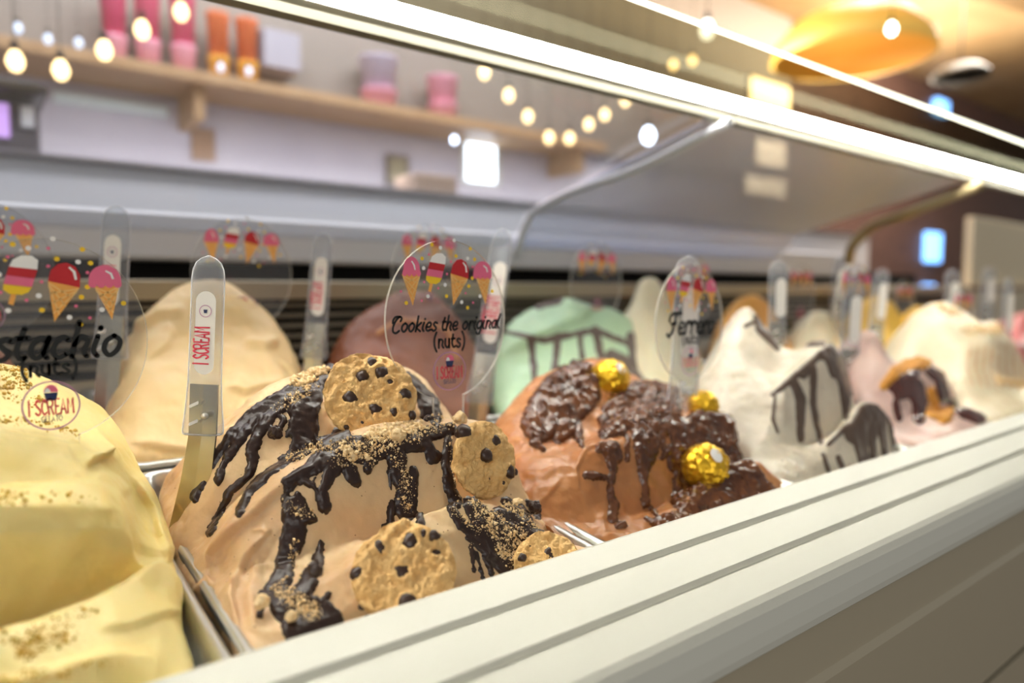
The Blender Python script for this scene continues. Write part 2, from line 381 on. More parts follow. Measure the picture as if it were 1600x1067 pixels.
# ------------------------------------------------------------------ the room
def struct(o): o['kind'] = 'structure'; return o
BW = 13.0                                     # depth of the back wall
ZF, ZC = -CZ/S, 8.6
M['floor'] = mat('shop_floor', (120, 108, 96), .5, var=(104, 94, 84), vscale=6)
M['backwall'] = mat('lilac_grey_wall', (196, 190, 196), .6, var=(186, 180, 188), vscale=5)
M['brown'] = mat('brown_wall_boards', (104, 74, 62), .6, var=(84, 58, 50), vscale=12)
M['ceil'] = mat('warm_ceiling', (176, 146, 104), .6, var=(160, 128, 86), vscale=4)
M['wood'] = mat('light_wood_shelf', (186, 152, 112), .55, var=(170, 134, 94), vscale=25)
M['olive'] = mat('olive_grey_wall', (146, 136, 126), .6)
def wbox(name, lo, hi, m, parent=None, bevel=0, off=None):
    lo, hi = W(lo), W(hi); return box(name, lo, hi, m, parent, bevel, (0, 0, 0) if off is None else off)
struct(wbox('floor', (-14, -14, ZF-.5), (60, BW+.6, ZF), M['floor']))
struct(wbox('wall_back', (-14, BW, ZF), (21.2, BW+.6, ZC), M['backwall']))
struct(wbox('wall_right', (21.2, BW, ZF), (60, BW+.6, ZC), M['brown']))
struct(wbox('ceiling', (-14, 5.0, ZC), (60, BW+.6, ZC+.4), M['ceil']))
struct(wbox('trim_1', (-14, BW-.22, PY(400, 128, BW-1.2)[2]), (21.2, BW, ZC), M['olive']))

# ------------------------------------------------------------------ the display case (one thing, its parts its children)
case_at = W((2, 1.5, ZF))
case = empty('display_case', case_at, 'long gelato display case with cream metal front rail and glass canopy', 'display case')
XL, XR = -4.0, 15.0
def wprof(p): return [(y*S, z*S+CZ) for y, z in p]
# front rail: sloping top with two grooves and a rounded nose
def rp(Y, dz=0): return (Y, -.926-.268*(1.78-Y)+dz)
g = .018
prof = [(1.835, -.985), (1.80, -.935), rp(1.775), rp(1.66), (1.652, rp(1.652)[1]-g), (1.63, rp(1.63)[1]-g), rp(1.618), rp(1.482), (1.474, rp(1.474)[1]-g), (1.452, rp(1.452)[1]-g),
        rp(1.44), rp(1.325), (1.305, -1.062), (1.285, -1.085), (1.262, -1.13), (1.25, -1.17), (1.25, -1.195), (1.32, -1.20), (1.83, -1.25)]
extrude('front_rail', wprof(prof), XL*S, XR*S, M['rail'], case, off=case_at)
extrude('rail_shadow_gap', wprof([(1.30, -1.20), (1.30, -1.225), (1.83, -1.225), (1.83, -1.20)]), XL*S, XR*S, M['darkgap'], case, off=case_at)
extrude('front_panel', wprof([(1.27, -1.215), (1.262, -1.40), (1.238, -1.42), (1.235, -1.98), (1.83, -1.98), (1.83, -1.215)]), XL*S, XR*S, M['panel'], case, off=case_at)
extrude('panel_gap', wprof([(1.27, -1.98), (1.27, -2.02), (1.83, -2.02), (1.83, -1.98)]), XL*S, XR*S, M['darkgap'], case, off=case_at)
extrude('lower_panel', wprof([(1.235, -2.02), (1.235, -6.6), (1.5, -6.6), (1.5, ZF), (5.9, ZF), (5.9, -2.6), (1.84, -2.6), (1.83, -2.02)]), XL*S, XR*S, M['panel'], case, off=case_at)
# well between the pans and the rear wall
extrude('well_liner', wprof([(1.82, -1.06), (1.835, -2.4), (5.45, -2.1), (5.5, -.62), (5.6, -.62), (5.6, -2.6), (1.82, -2.6)]), XL*S, XR*S, M['steel'], case, off=case_at)
for i in range(6):
    z = -.55+i*.082
    extrude('vent_slat', wprof([(5.50, z), (5.52, z+.03), (5.60, z+.045), (5.60, z+.012)]), XL*S, XR*S, M['slat'], case, off=case_at)
extrude('vent_back', wprof([(5.60, -.62), (5.60, -.07), (5.66, -.07), (5.66, -.62)]), XL*S, XR*S, M['darkgap'], case, off=case_at)
extrude('rear_ledge', wprof([(5.46, -.075), (5.45, .06), (5.47, .07), (6.3, .07), (6.3, -.075)]), XL*S, XR*S, M['ledge'], case, off=case_at)
extrude('rear_slot', wprof([(6.2, .07), (6.2, .30), (6.3, .30), (6.3, .07)]), XL*S, XR*S, M['darkgap'], case, off=case_at)
extrude('rear_door_rail', wprof([(5.75, .225), (5.72, .25), (5.72, .55), (5.76, .58), (6.3, .58), (6.3, .225)]), XL*S, 11.2*S, M['shelf_face'], case, off=case_at)
# light bar and the two panes that meet in it
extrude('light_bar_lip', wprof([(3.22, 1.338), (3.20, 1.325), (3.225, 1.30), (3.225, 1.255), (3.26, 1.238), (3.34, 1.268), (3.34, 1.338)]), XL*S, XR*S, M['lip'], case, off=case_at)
extrude('light_bar_housing', wprof([(3.22, 1.338), (3.34, 1.338), (3.34, 1.268), (3.38, 1.28), (3.38, 1.43), (3.24, 1.435), (3.22, 1.43)]), XL*S, XR*S, M['rail'], case, off=case_at)
extrude('led_diffuser', wprof([(3.22, 1.339), (3.17, 1.34), (3.145, 1.355), (3.14, 1.38), (3.15, 1.405), (3.18, 1.415), (3.22, 1.415)]), XL*S, XR*S, M['led'], case, off=case_at)
extrude('top_shelf_glass', wprof([(2.49, 1.434), (2.49, 1.456), (3.5, 1.474), (3.5, 1.456)]), XL*S, XR*S, M['shelfglass'], case, off=case_at)
extrude('glowing_glass_edge', wprof([(2.46, 1.424), (2.46, 1.446), (2.49, 1.456), (2.49, 1.434)]), XL*S, XR*S, M['glassedge'], case, off=case_at)
def canopy(xa, xb, m):
    return extrude('canopy_glass', wprof([(3.32, 1.255), (5.25, .80), (5.40, .74), (5.48, .62), (5.74, .40), (5.74, .43), (5.50, .66), (5.42, .77), (5.26, .83), (3.32, 1.285)]), xa*S, xb*S, m, case, off=case_at)
canopy(-3.9, 4.33, M['glass']); canopy(4.43, 9.2, M['hazeglass'])
A1 = [PX(806, 402, 4.38), PX(818, 360, 4.38), PX(832, 334, 4.38), PX(862, 315, 4.38), PX(1000, 262, 4.38), PX(1142, 190, 4.38)]
tube('support_arm', W(catmull(A1, 24)), .035*S, M['arm'], case, off=case_at)
A2 = [PY(1326, 410, 4.75), PY(1332, 384, 4.62), PY(1352, 362, 4.45), PY(1420, 333, 3.8), PY(1535, 288, 3.12)]
tube('support_arm', W(catmull(A2, 24)), .062*S, M['goldarm'], case, off=case_at)

# ------------------------------------------------------------------ pans
def pan_mesh():
    """open steel pan with a rolled flange; local x to the right, y to the rear, in layout units, z=0 at the flange"""
    w, d, h = PITCHX-.03, 1.72, .62
    rings = []
    def rr(ix, iy, z, r):
        P = []; hw, hd = w/2-ix, d/2-iy
        for cx, cy, a0 in ((hw-r, hd-r, 0), (-hw+r, hd-r, 90), (-hw+r, -hd+r, 180), (hw-r, -hd+r, 270)):
            for k in range(5):
                a = math.radians(a0+k*22.5); P.append((cx+r*math.cos(a), cy+r*math.sin(a), z))
        return P
    rings = [rr(0, 0, -.035, .06), rr(-.002, -.002, -.01, .06), rr(.008, .008, .004, .06), rr(.024, .024, .004, .07), rr(.032, .032, -.012, .08), rr(.04, .04, -.06, .1), rr(.07, .07, -h, .12)]
    V = [p for r in rings for p in r]; n = len(rings[0]); Fc = []
    for i in range(len(rings)-1):
        for k in range(n): Fc.append((i*n+k, i*n+(k+1) % n, (i+1)*n+(k+1) % n, (i+1)*n+k))
    Fc.append(tuple(range((len(rings)-1)*n, len(rings)*n)))
    return np.array(V)*S, Fc
_pv, _pf = pan_mesh(); _pan0 = None
PAN_LABEL = {
 (-1, 0): 'steel pan holding the pale green pistachio gelato at the near end', (0, 0): 'steel pan under the cookie topped gelato', (1, 0): 'steel pan of brown gelato with gold balls',
 (2, 0): 'steel pan under the white chocolate-flecked gelato', (3, 0): 'steel pan under the pale pink gelato with orange cake', (4, 0): 'steel pan under the white caramel striped gelato',
 (-1, 1): 'rear steel pan behind the pistachio gelato', (0, 1): 'rear steel pan under the custard coloured gelato', (1, 1): 'rear steel pan under the dark chocolate gelato', (2, 1): 'rear steel pan under the mint green gelato',
 (3, 1): 'rear steel pan under the pale lemon gelato beside mint', (4, 1): 'rear steel pan under the soft orange gelato', (5, 1): 'rear steel pan under the white and orange gelato', (6, 1): 'rear steel pan under the first of two yellow gelatos', (7, 1): 'rear steel pan under the farther yellow gelato', (9, 1): 'rear steel pan under the rose pink gelato'}
for (i, row), lab in PAN_LABEL.items():
    yc = (2.71, 4.53)[row]
    if _pan0 is None:
        o = meshobj('gelato_pan', _pv, _pf, M['steel'], smooth=True); _pan0 = o
    else: o = _pan0.copy(); COL.objects.link(o)
    o.location = tuple(W((X0+PITCHX*(i+.5), yc, panz(yc)))); o.rotation_euler = (math.atan(TILT), 0, 0)
    tag(o, lab, 'pan', 'steel gelato pans')

# ------------------------------------------------------------------ gelato, front row
pist = mound('gelato_mound', [
 [(-200,640,3.4),(0,640,3.5),(120,680,3.45),(200,740,3.3),(228,770,3.1)],
 [(-200,560,3.0),(-80,555,3.05),(0,566,3.1),(45,576,3.12),(90,597,3.12),(130,618,3.1),(165,642,3.08),(188,668,3.05),(205,700,3.0),(222,735,2.9)],
 [(-200,640,2.75),(0,648,2.76),(60,654,2.77),(110,664,2.78),(150,677,2.8),(178,692,2.82),(205,718,2.84),(232,760,2.8)],
 [(-200,668,2.7),(0,664,2.7),(60,671,2.7),(110,680,2.7),(145,693,2.72),(175,712,2.74),(207,742,2.76),(243,790,2.72)],
 [(-200,690,2.66),(0,684,2.66),(60,690,2.66),(110,698,2.66),(145,712,2.68),(178,735,2.7),(212,770,2.72),(248,810,2.68)],
 [(-200,765,2.5),(0,757,2.52),(60,750,2.52),(120,746,2.52),(168,758,2.54),(203,795,2.56),(238,838,2.58),(258,850,2.55)],
 [(-200,772,2.36),(0,768,2.38),(60,762,2.38),(120,757,2.38),(160,764,2.4),(182,778,2.42),(222,850,2.46),(262,865,2.48)],
 [(-200,796,2.3),(0,790,2.3),(60,790,2.3),(120,792,2.3),(160,794,2.32),(184,796,2.36),(222,868,2.44),(265,874,2.46)],
 [(-200,840,2.27),(0,830,2.27),(60,826,2.27),(120,826,2.27),(162,824,2.3),(192,826,2.34),(226,880,2.42),(264,880,2.44)],
 [(-200,1010,2.32),(0,984,2.34),(60,964,2.36),(120,942,2.37),(165,925,2.38),(210,903,2.39),(248,883,2.40),(264,884,2.41)],
 [(-200,1024,2.03),(0,990,2.06),(60,971,2.09),(120,947,2.13),(165,930,2.17),(210,909,2.25),(252,888,2.34),(270,892,2.36)],
 [(-200,1040,1.99),(0,1008,2.02),(60,990,2.05),(120,966,2.09),(165,950,2.13),(210,932,2.2),(252,912,2.3),(274,905,2.33)],
 [(-200,1080,1.93),(0,1060,1.95),(60,1045,1.96),(120,1025,1.98),(180,1012,2.0),(235,1000,2.06),(268,972,2.17),(280,968,2.22)],
 [(-200,1088,1.9),(0,1068,1.91),(60,1055,1.91),(120,1036,1.93),(180,1024,1.95),(240,1028,1.98),(276,1030,2.03),(289,1028,2.05)],
 [(-200,1160,1.88),(0,1150,1.88),(120,1130,1.88),(200,1110,1.88),(260,1090,1.9),(292,1070,1.94)]],
 M['pistachio'], 340, 420, soft=.002, fine=.0006, pan=(-1, 0), seed=1.2, relax=1, ten=.5,
 folds=[([(128,730),(142,722),(160,712),(178,702)], 17, 28), ([(205,742),(235,795),(252,850),(262,880)], 12, 24), ([(150,985),(200,978),(250,962),(285,955)], 11, 34)],
 ridges=[([(140,740),(180,752),(200,775)], 3, 10)])
tag(pist.obj, 'pale green pistachio gelato in broad folds at the near left end', 'gelato')
scatter(pist, 'pistachio_dust', [[(-20,585,22),(25,590,22)], [(10,600,26),(60,625,14)], [(-10,655,9),(60,660,8),(118,680,8)], [(-10,780,12),(80,776,12),(150,780,10)], [(-10,1000,16),(60,985,14),(140,955,12)], [(-10,1072,16),(90,1052,14),(190,1032,12)], [(40,1010,22),(120,990,16)]],
        M['pistcrumb'], 1300, .7, 3.4, seed=3, power=3.5)

cook = mound('gelato_mound', [
 [(250,770,3.4),(350,740,3.45),(500,720,3.45),(620,720,3.45),(740,735,3.4)],
 [(266,805,2.85),(280,790,2.85),(300,758,2.82),(332,695,2.82),(378,645,2.85),(430,603,2.88),(485,582,2.9),(545,572,2.92),(600,572,2.92),(655,588,2.9),(690,630,2.85),(730,690,2.8),(780,740,2.7)],
 [(270,850,2.75),(288,830,2.72),(312,795,2.7),(350,740,2.68),(400,690,2.7),(450,650,2.72),(500,640,2.72),(560,640,2.74),(620,640,2.74),(680,650,2.72),(730,690,2.7),(790,740,2.62)],
 [(274,872,2.7),(298,855,2.66),(338,808,2.64),(393,754,2.62),(447,718,2.62),(497,698,2.64),(560,690,2.68),(620,690,2.68),(680,690,2.68),(740,705,2.66),(790,735,2.6),(815,765,2.55)],
 [(290,880,2.6),(308,866,2.6),(350,816,2.54),(402,763,2.48),(452,728,2.45),(500,696,2.44),(560,670,2.46),(620,660,2.48),(680,655,2.48),(740,655,2.47),(785,682,2.44),(812,745,2.4),(830,790,2.36)],
 [(298,889,2.52),(328,874,2.49),(368,832,2.44),(418,790,2.38),(468,758,2.35),(520,722,2.35),(570,702,2.37),(630,692,2.38),(690,688,2.38),(745,688,2.37),(795,713,2.34),(822,770,2.32),(836,798,2.3)],
 [(309,900,2.46),(335,890,2.44),(385,856,2.36),(433,830,2.31),(480,805,2.29),(530,782,2.29),(585,766,2.3),(640,755,2.3),(700,745,2.3),(750,745,2.3),(798,755,2.29),(830,786,2.28),(842,803,2.26)],
 [(321,913,2.39),(355,906,2.34),(398,886,2.30),(448,872,2.26),(498,858,2.24),(555,842,2.24),(620,825,2.24),(680,805,2.24),(740,793,2.24),(790,790,2.24),(828,800,2.24),(848,810,2.2)],
 [(339,939,2.28),(378,937,2.18),(420,936,2.12),(470,926,2.08),(520,902,2.07),(560,868,2.08),(600,838,2.1),(642,812,2.12),(700,795,2.12),(760,790,2.12),(808,802,2.11),(848,824,2.08)],
 [(352,959,2.18),(392,965,2.09),(435,965,2.04),(485,952,2.02),(535,928,2.01),(578,895,2.02),(622,862,2.04),(665,840,2.05),(715,828,2.05),(770,826,2.05),(818,832,2.04),(860,840,2.02)],
 [(368,983,2.08),(400,988,2.02),(450,987,1.98),(500,975,1.97),(548,952,1.97),(595,920,1.98),(642,890,1.99),(690,874,2.0),(745,868,2.0),(800,866,2.0),(848,858,1.99),(890,850,1.98)],
 [(391,1014,1.96),(430,1030,1.93),(500,1020,1.93),(560,1000,1.93),(620,975,1.93),(700,950,1.93),(780,925,1.92),(850,895,1.92),(925,864,1.92)]],
 M['cookie_gelato'], 420, 460, soft=.003, fine=.0009, pan=(0, 0), seed=4.4, relax=1, ten=.55,
 folds=[([(318,905),(335,870),(375,828),(430,775),(500,722)], 15, 26), ([(372,985),(366,930),(388,870),(425,825)], 15, 24)],
 ridges=[([(345,935),(385,905),(425,880)], 4, 4), ([(398,990),(392,930),(412,870)], 6, 9), ([(330,900),(352,850),(390,800)], 5, 7), ([(395,830),(412,827),(425,835)], 3, 4), ([(300,930),(325,905),(335,920)], 4, 5), ([(370,985),(368,940),(390,900)], 3, 7), ([(440,825),(430,850),(395,900)], -2.5, 6), ([(310,860),(345,800),(400,740)], -3, 7), ([(280,880),(276,840),(285,815)], 4, 7)])
tag(cook.obj, 'coffee coloured gelato with dark chocolate sauce and four cookies', 'gelato')
Z = lambda *p: [(250+x/2.223, 540+y/2.223, r) for x, y, r in p]      # strokes read off an enlarged view
cook_strokes = [
 # drips down the rear lobe's left side
 Z((500,130,12),(420,180,10),(330,235,10),(255,300,8),(200,380,6),(155,440,6),(122,530,7)), Z((390,205,12),(330,250,9),(270,335,9),(220,410,5),(203,468,6)),
 Z((440,180,14),(390,240,11),(345,300,10),(318,360,11),(320,400,9)), Z((328,380,8),(310,450,7),(240,510,6),(205,580,5),(172,650,6)), Z((420,260,10),(395,305,10)),
 Z((500,140,14),(560,110,13),(600,90,10)), Z((480,180,22),(490,250,17),(470,320,15),(450,380,10)), Z((540,150,14),(520,230,14),(520,300,12)), Z((455,390,7),(380,440,7),(320,495,6),(275,585,6)),
 Z((530,300,10),(500,360,12),(430,400,9)), Z((620,290,6),(605,320,6)), Z((870,130,10),(920,180,12),(930,240,10)), Z((850,110,10),(940,200,12),(960,270,8)),
 # the crest of the middle fold
 Z((440,470,8),(500,440,10),(560,400,16),(620,370,20),(700,360,22),(780,350,18),(850,330,14),(930,310,12),(1010,290,10)), Z((560,340,10),(640,330,14)), Z((660,430,12),(680,475,9)), Z((600,430,13),(575,480,8)),
 Z((520,440,7),(470,480,8),(445,520,9)), Z((500,470,4),(560,500,7),(570,560,11)), Z((450,500,9),(480,545,12),(500,600,9)), Z((740,380,12),(720,430,7)), Z((860,350,10),(930,350,8),(950,385,12)),
 Z((450,520,11),(455,600,15),(480,640,13),(460,700,15)), Z((500,590,14),(530,600,9)), Z((540,470,5),(545,530,5)),
 Z((455,640,15),(440,720,14),(430,790,16),(400,850,17)), Z((560,690,6),(545,760,9),(510,810,12)), Z((400,850,18),(420,910,18),(470,950,20),(540,960,20),(600,945,13)), Z((520,820,13),(480,880,16),(560,900,8),(590,860,3)), Z((440,960,10),(460,1005,12),(560,985,12)), Z((360,870,9),(345,940,3)),
 # drips on the middle face
 Z((820,380,14),(825,440,15),(850,500,15),(855,580,15)), Z((880,430,7),(880,520,8),(870,580,8)), Z((795,440,4),(803,500,3)), Z((805,550,4),(800,610,7)), Z((1000,330,7),(995,420,8),(1010,500,10),(1030,545,10)),
 # front lobe
 Z((900,590,5),(905,620,7),(920,650,4)), Z((1010,570,7),(1050,620,9),(1110,660,10)), Z((1080,550,13),(1110,600,15),(1160,650,20),(1200,700,22),(1220,760,14)), Z((1180,600,17),(1260,640,17),(1330,680,11)), Z((1090,660,12),(1160,720,16),(1210,790,9)),
 Z((1200,540,7),(1250,570,8),(1290,630,7)), Z((1290,550,9),(1315,585,8)), Z((1080,700,3),(1090,780,2)), Z((1100,720,3),(1125,810,2)), Z((1120,730,2),(1150,790,4)), Z((780,630,6),(820,620,4)),
 Z((700,960,4),(720,940,5)), Z((580,910,12),(620,950,9))]
cook_holes = [Z((520,510,8)), Z((545,470,3),(547,490,3)), Z((480,490,3),(460,515,3)), Z((445,330,5),(430,360,8)), Z((410,260,3),(402,280,4))]
sauce(cook, 'chocolate_sauce', cook_strokes, M['choc'], hpx=5.5, edge=7, wob=2.4, lump=3, nscale=230, seed=2, holes=cook_holes)
crumb_regions = [Z((480,130,16),(560,95,12)), Z((420,220,12),(520,150,14)), Z((560,360,10),(700,370,22),(850,310,22),(1000,270,14)), Z((620,400,16),(720,410,16)), Z((820,400,18),(860,470,12)), Z((850,450,14),(850,560,14)), Z((460,390,12),(560,350,9)),
                 Z((1090,560,12),(1180,640,24),(1260,700,24)), Z((1010,570,8),(1110,640,14)), Z((1200,700,24),(1230,760,16)), Z((430,860,20),(520,930,22)), Z((600,780,14),(680,740,10)), Z((1000,665,6),(1100,700,5)), Z((450,560,14),(560,600,8)), Z((1190,550,10),(1300,640,8)), Z((460,700,12),(480,800,12)), Z((1000,330,6),(1030,540,6))]
scatter(cook, 'biscuit_crumbs', crumb_regions, M['crumb'], 3400, .6, 2.6, seed=5, P=cook.Ps, power=2.6)
scatter(cook, 'biscuit_dust', crumb_regions, M['crumb'], 5000, .35, .9, seed=15, P=cook.Ps, power=1.5)
scatter(cook, 'biscuit_crumbs', [Z((480,125,15),(560,100,10)), Z((730,310,14),(830,285,16),(900,275,10)), Z((640,370,12),(720,400,10)), Z((820,285,14),(860,300,10))], M['crumb'], 1100, 1.0, 4.6, seed=6, P=cook.Ps, power=1.6)

hz = mound('gelato_mound', [
 [(780,700,3.4),(850,690,3.5),(950,690,3.5),(1060,690,3.5),(1130,700,3.4)],
 [(770,672,2.95),(784,650,2.95),(800,632,2.97),(825,605,3.0),(850,588,3.02),(880,573,3.04),(910,564,3.04),(940,562,3.04),(975,580,3.0),(1010,600,2.95),(1060,612,2.9),(1110,640,2.85),(1140,665,2.8)],
 [(772,680,2.9),(790,665,2.85),(812,645,2.85),(835,618,2.88),(860,600,2.9),(888,586,2.92),(915,578,2.92),(942,578,2.92),(975,596,2.88),(1010,612,2.85),(1060,622,2.8),(1110,648,2.76),(1142,675,2.7)],
 [(774,692,2.86),(798,684,2.74),(830,690,2.64),(875,690,2.6),(915,680,2.6),(955,652,2.64),(1000,636,2.68),(1060,638,2.68),(1110,655,2.64),(1146,690,2.55)],
 [(778,706,2.8),(803,704,2.62),(842,704,2.52),(882,702,2.46),(913,692,2.42),(940,682,2.4),(980,666,2.4),(1020,654,2.41),(1060,647,2.41),(1100,648,2.4),(1135,656,2.38),(1152,690,2.33)],
 [(783,730,2.7),(811,733,2.5),(852,730,2.38),(888,728,2.33),(916,712,2.31),(946,700,2.31),(986,690,2.31),(1026,682,2.32),(1068,678,2.32),(1108,678,2.32),(1140,684,2.3),(1156,715,2.25)],
 [(790,765,2.5),(822,768,2.34),(862,766,2.26),(898,768,2.22),(930,760,2.21),(962,752,2.21),(1000,748,2.22),(1038,738,2.23),(1076,728,2.24),(1112,720,2.24),(1142,715,2.22),(1160,728,2.18)],
 [(800,790,2.4),(830,802,2.25),(870,812,2.17),(905,816,2.14),(940,812,2.13),(975,805,2.13),(1010,800,2.14),(1045,785,2.15),(1080,768,2.16),(1110,755,2.16),(1140,745,2.16),(1168,738,2.13)],
 [(830,815,2.26),(860,826,2.13),(895,836,2.06),(930,840,2.03),(970,836,2.03),(1008,828,2.03),(1040,800,2.04),(1075,780,2.05),(1105,762,2.05),(1140,740,2.06),(1170,722,2.06),(1198,735,2.04)],
 [(850,818,2.15),(890,847,2.0),(930,864,1.93),(980,852,1.93),(1020,844,1.93),(1060,828,1.93),(1110,808,1.93),(1160,790,1.93),(1210,772,1.93),(1228,764,1.94)]],
 M['hazel'], 320, 360, soft=.004, fine=.0012, pan=(1, 0), seed=8.1, relax=1, ten=.55,
 folds=[([(905,770),(900,735),(915,705),(940,690)], 6, 18), ([(830,800),(860,770),(880,745)], 4, 18)], ridges=[([(800,690),(840,702),(890,700)], 4, 6), ([(920,848),(940,828),(935,800)], 4, 8), ([(815,740),(850,745),(870,730)], 3, 6), ([(940,838),(990,838)], 4, 6)])
tag(hz.obj, 'milk chocolate brown gelato topped with glossy nutty sauce and gold balls', 'gelato')
Y5 = lambda *p: [(760+x/2.964, 520+y/2.964, r) for x, y, r in p]
hz_strokes = [Y5((205,420,16),(240,330,16),(330,250,14),(420,160,10)), Y5((250,470,14),(330,400,24),(430,330,22),(480,290,16)), Y5((560,420,14),(640,360,22),(760,300,22),(860,320,14)), Y5((780,430,12),(840,440,14)), Y5((860,540,10),(870,600,12),(900,640,14)), Y5((1000,760,20),(1100,700,22),(1200,690,22)), Y5((230,330,12),(300,260,18),(380,200,16),(460,170,10)), Y5((200,400,10),(260,370,22),(350,330,26),(430,270,24),(490,230,12)), Y5((210,460,12),(290,440,18),(370,410,16)), Y5((220,510,7),(260,540,4)), Y5((330,490,8),(400,460,6),(430,500,4)), Y5((430,440,6),(440,520,4)),
 Y5((560,350,10),(620,320,18),(700,280,18),(800,270,14),(870,280,8)), Y5((540,400,8),(600,410,16),(690,390,20),(790,360,18),(860,350,14)), Y5((540,470,6),(620,450,10)),
 Y5((530,530,8),(580,540,14),(600,580,10)), Y5((650,480,3),(655,590,4)), Y5((690,430,12),(740,500,20),(740,580,16),(720,640,9),(735,720,4),(735,790,7)), Y5((570,560,11),(590,640,6),(570,720,5),(590,800,8),(580,860,8)), Y5((460,660,6),(540,670,5)),
 Y5((860,410,14),(900,470,20),(1000,430,24),(1090,430,18),(1130,500,10)), Y5((900,520,16),(980,500,16),(1100,500,14),(1150,580,8)), Y5((880,560,8),(880,680,6),(885,780,10)), Y5((920,640,10),(930,720,10),(890,770,9)),
 Y5((810,470,4),(830,560,4),(810,580,4)), Y5((740,790,3),(800,860,3)), Y5((800,880,10),(870,870,14),(930,860,12)), Y5((990,740,14),(1060,760,20),(1060,820,12)), Y5((1130,650,16),(1200,640,18),(1250,690,14)), Y5((1080,740,18),(1180,730,20),(1280,740,18),(1340,745,8)), Y5((960,800,6),(980,840,5)), Y5((600,900,3),(640,890,4)), Y5((740,860,2),(800,900,5)), Y5((930,800,8),(900,860,10)), Y5((1100,780,14),(1250,770,12))]
sauce(hz, 'nut_sauce', hz_strokes, M['chocmilk'], hpx=6, edge=7, wob=2.2, lump=7, nscale=200, seed=4)

st = mound('gelato_mound', [
 [(1100,680,3.4),(1180,670,3.5),(1260,660,3.5),(1320,655,3.4)],
 [(1088,645,2.85),(1096,600,2.88),(1110,570,2.9),(1135,530,2.9),(1155,506,2.88),(1172,488,2.86),(1186,500,2.85),(1200,530,2.82),(1225,546,2.75),(1250,546,2.7),(1270,536,2.65),(1290,532,2.6),(1308,548,2.55),(1324,600,2.5)],
 [(1090,655,2.8),(1104,622,2.72),(1128,592,2.68),(1158,572,2.65),(1190,574,2.6),(1215,582,2.53),(1240,568,2.48),(1265,552,2.44),(1290,542,2.44),(1310,560,2.44),(1327,610,2.4)],
 [(1098,685,2.65),(1120,662,2.55),(1150,642,2.48),(1180,630,2.42),(1205,615,2.38),(1230,590,2.36),(1255,566,2.36),(1280,550,2.36),(1300,548,2.36),(1316,580,2.34),(1330,630,2.3)],
 [(1104,700,2.6),(1128,680,2.5),(1158,664,2.42),(1186,650,2.36),(1210,632,2.32),(1234,606,2.32),(1258,582,2.32),(1282,566,2.32),(1302,564,2.32),(1320,595,2.3),(1334,640,2.27)],
 [(1115,722,2.5),(1140,712,2.38),(1170,702,2.28),(1200,690,2.22),(1225,692,2.18),(1250,695,2.18),(1280,690,2.18),(1300,672,2.18),(1320,658,2.18),(1335,652,2.18),(1350,652,2.18)],
 [(1135,738,2.35),(1160,738,2.23),(1190,734,2.13),(1220,727,2.08),(1250,720,2.06),(1280,706,2.06),(1305,678,2.06),(1325,655,2.08),(1350,628,2.08),(1375,638,2.06),(1392,662,2.03),(1398,690,2.01)],
 [(1150,750,2.22),(1172,752,2.12),(1205,748,2.05),(1238,740,2.02),(1270,728,2.02),(1300,704,2.03),(1322,680,2.04),(1345,660,2.04),(1370,660,2.03),(1390,680,2.01),(1402,702,2.0)],
 [(1160,758,2.15),(1185,762,2.07),(1220,757,2.01),(1255,750,1.99),(1290,740,1.99),(1320,727,1.99),(1350,712,1.99),(1375,702,1.99),(1395,706,1.98),(1404,712,1.97)],
 [(1190,770,2.0),(1230,773,1.93),(1280,758,1.93),(1330,742,1.93),(1380,724,1.93),(1420,709,1.93)]],
 M['strac'], 240, 280, soft=.004, fine=.0012, pan=(2, 0), seed=11.7, relax=1, ten=.55)
tag(st.obj, 'speckled white gelato with thin dark drizzle on two upright folds', 'gelato')
S6 = lambda *p: [(1050+x/2.54, 380+y/2.54, r) for x, y, r in p]
st_strokes = [S6((400,600,3),(500,520,6),(600,430,5),(640,400,4)), S6((410,600,2),(400,700,3),(420,750,2)), S6((480,540,7),(510,620,9),(510,780,5)), S6((560,500,6),(560,650,5),(590,790,4)), S6((600,440,9),(645,430,14),(685,560,10),(690,690,5)), S6((640,400,6),(690,480,6),(720,600,4)), S6((620,440,8),(650,520,8)), S6((560,470,5),(520,520,8)),
 S6((620,800,3),(700,720,4)), S6((720,760,14),(780,680,18),(840,660,14),(880,700,6)), S6((740,740,13),(760,860,9)), S6((790,720,9),(800,850,5)), S6((830,700,9),(845,840,4)), S6((870,690,7),(885,820,4)), S6((330,290,3),(350,340,7),(400,390,6),(420,420,3)), S6((290,330,3),(330,310,3)), S6((600,840,3),(620,900,4)), S6((660,850,4),(680,900,4)), S6((520,400,3),(600,400,4))]
sauce(st, 'chocolate_drizzle', st_strokes, M['fudge'], hpx=2.5, edge=4, wob=1.0, nscale=100, seed=6)

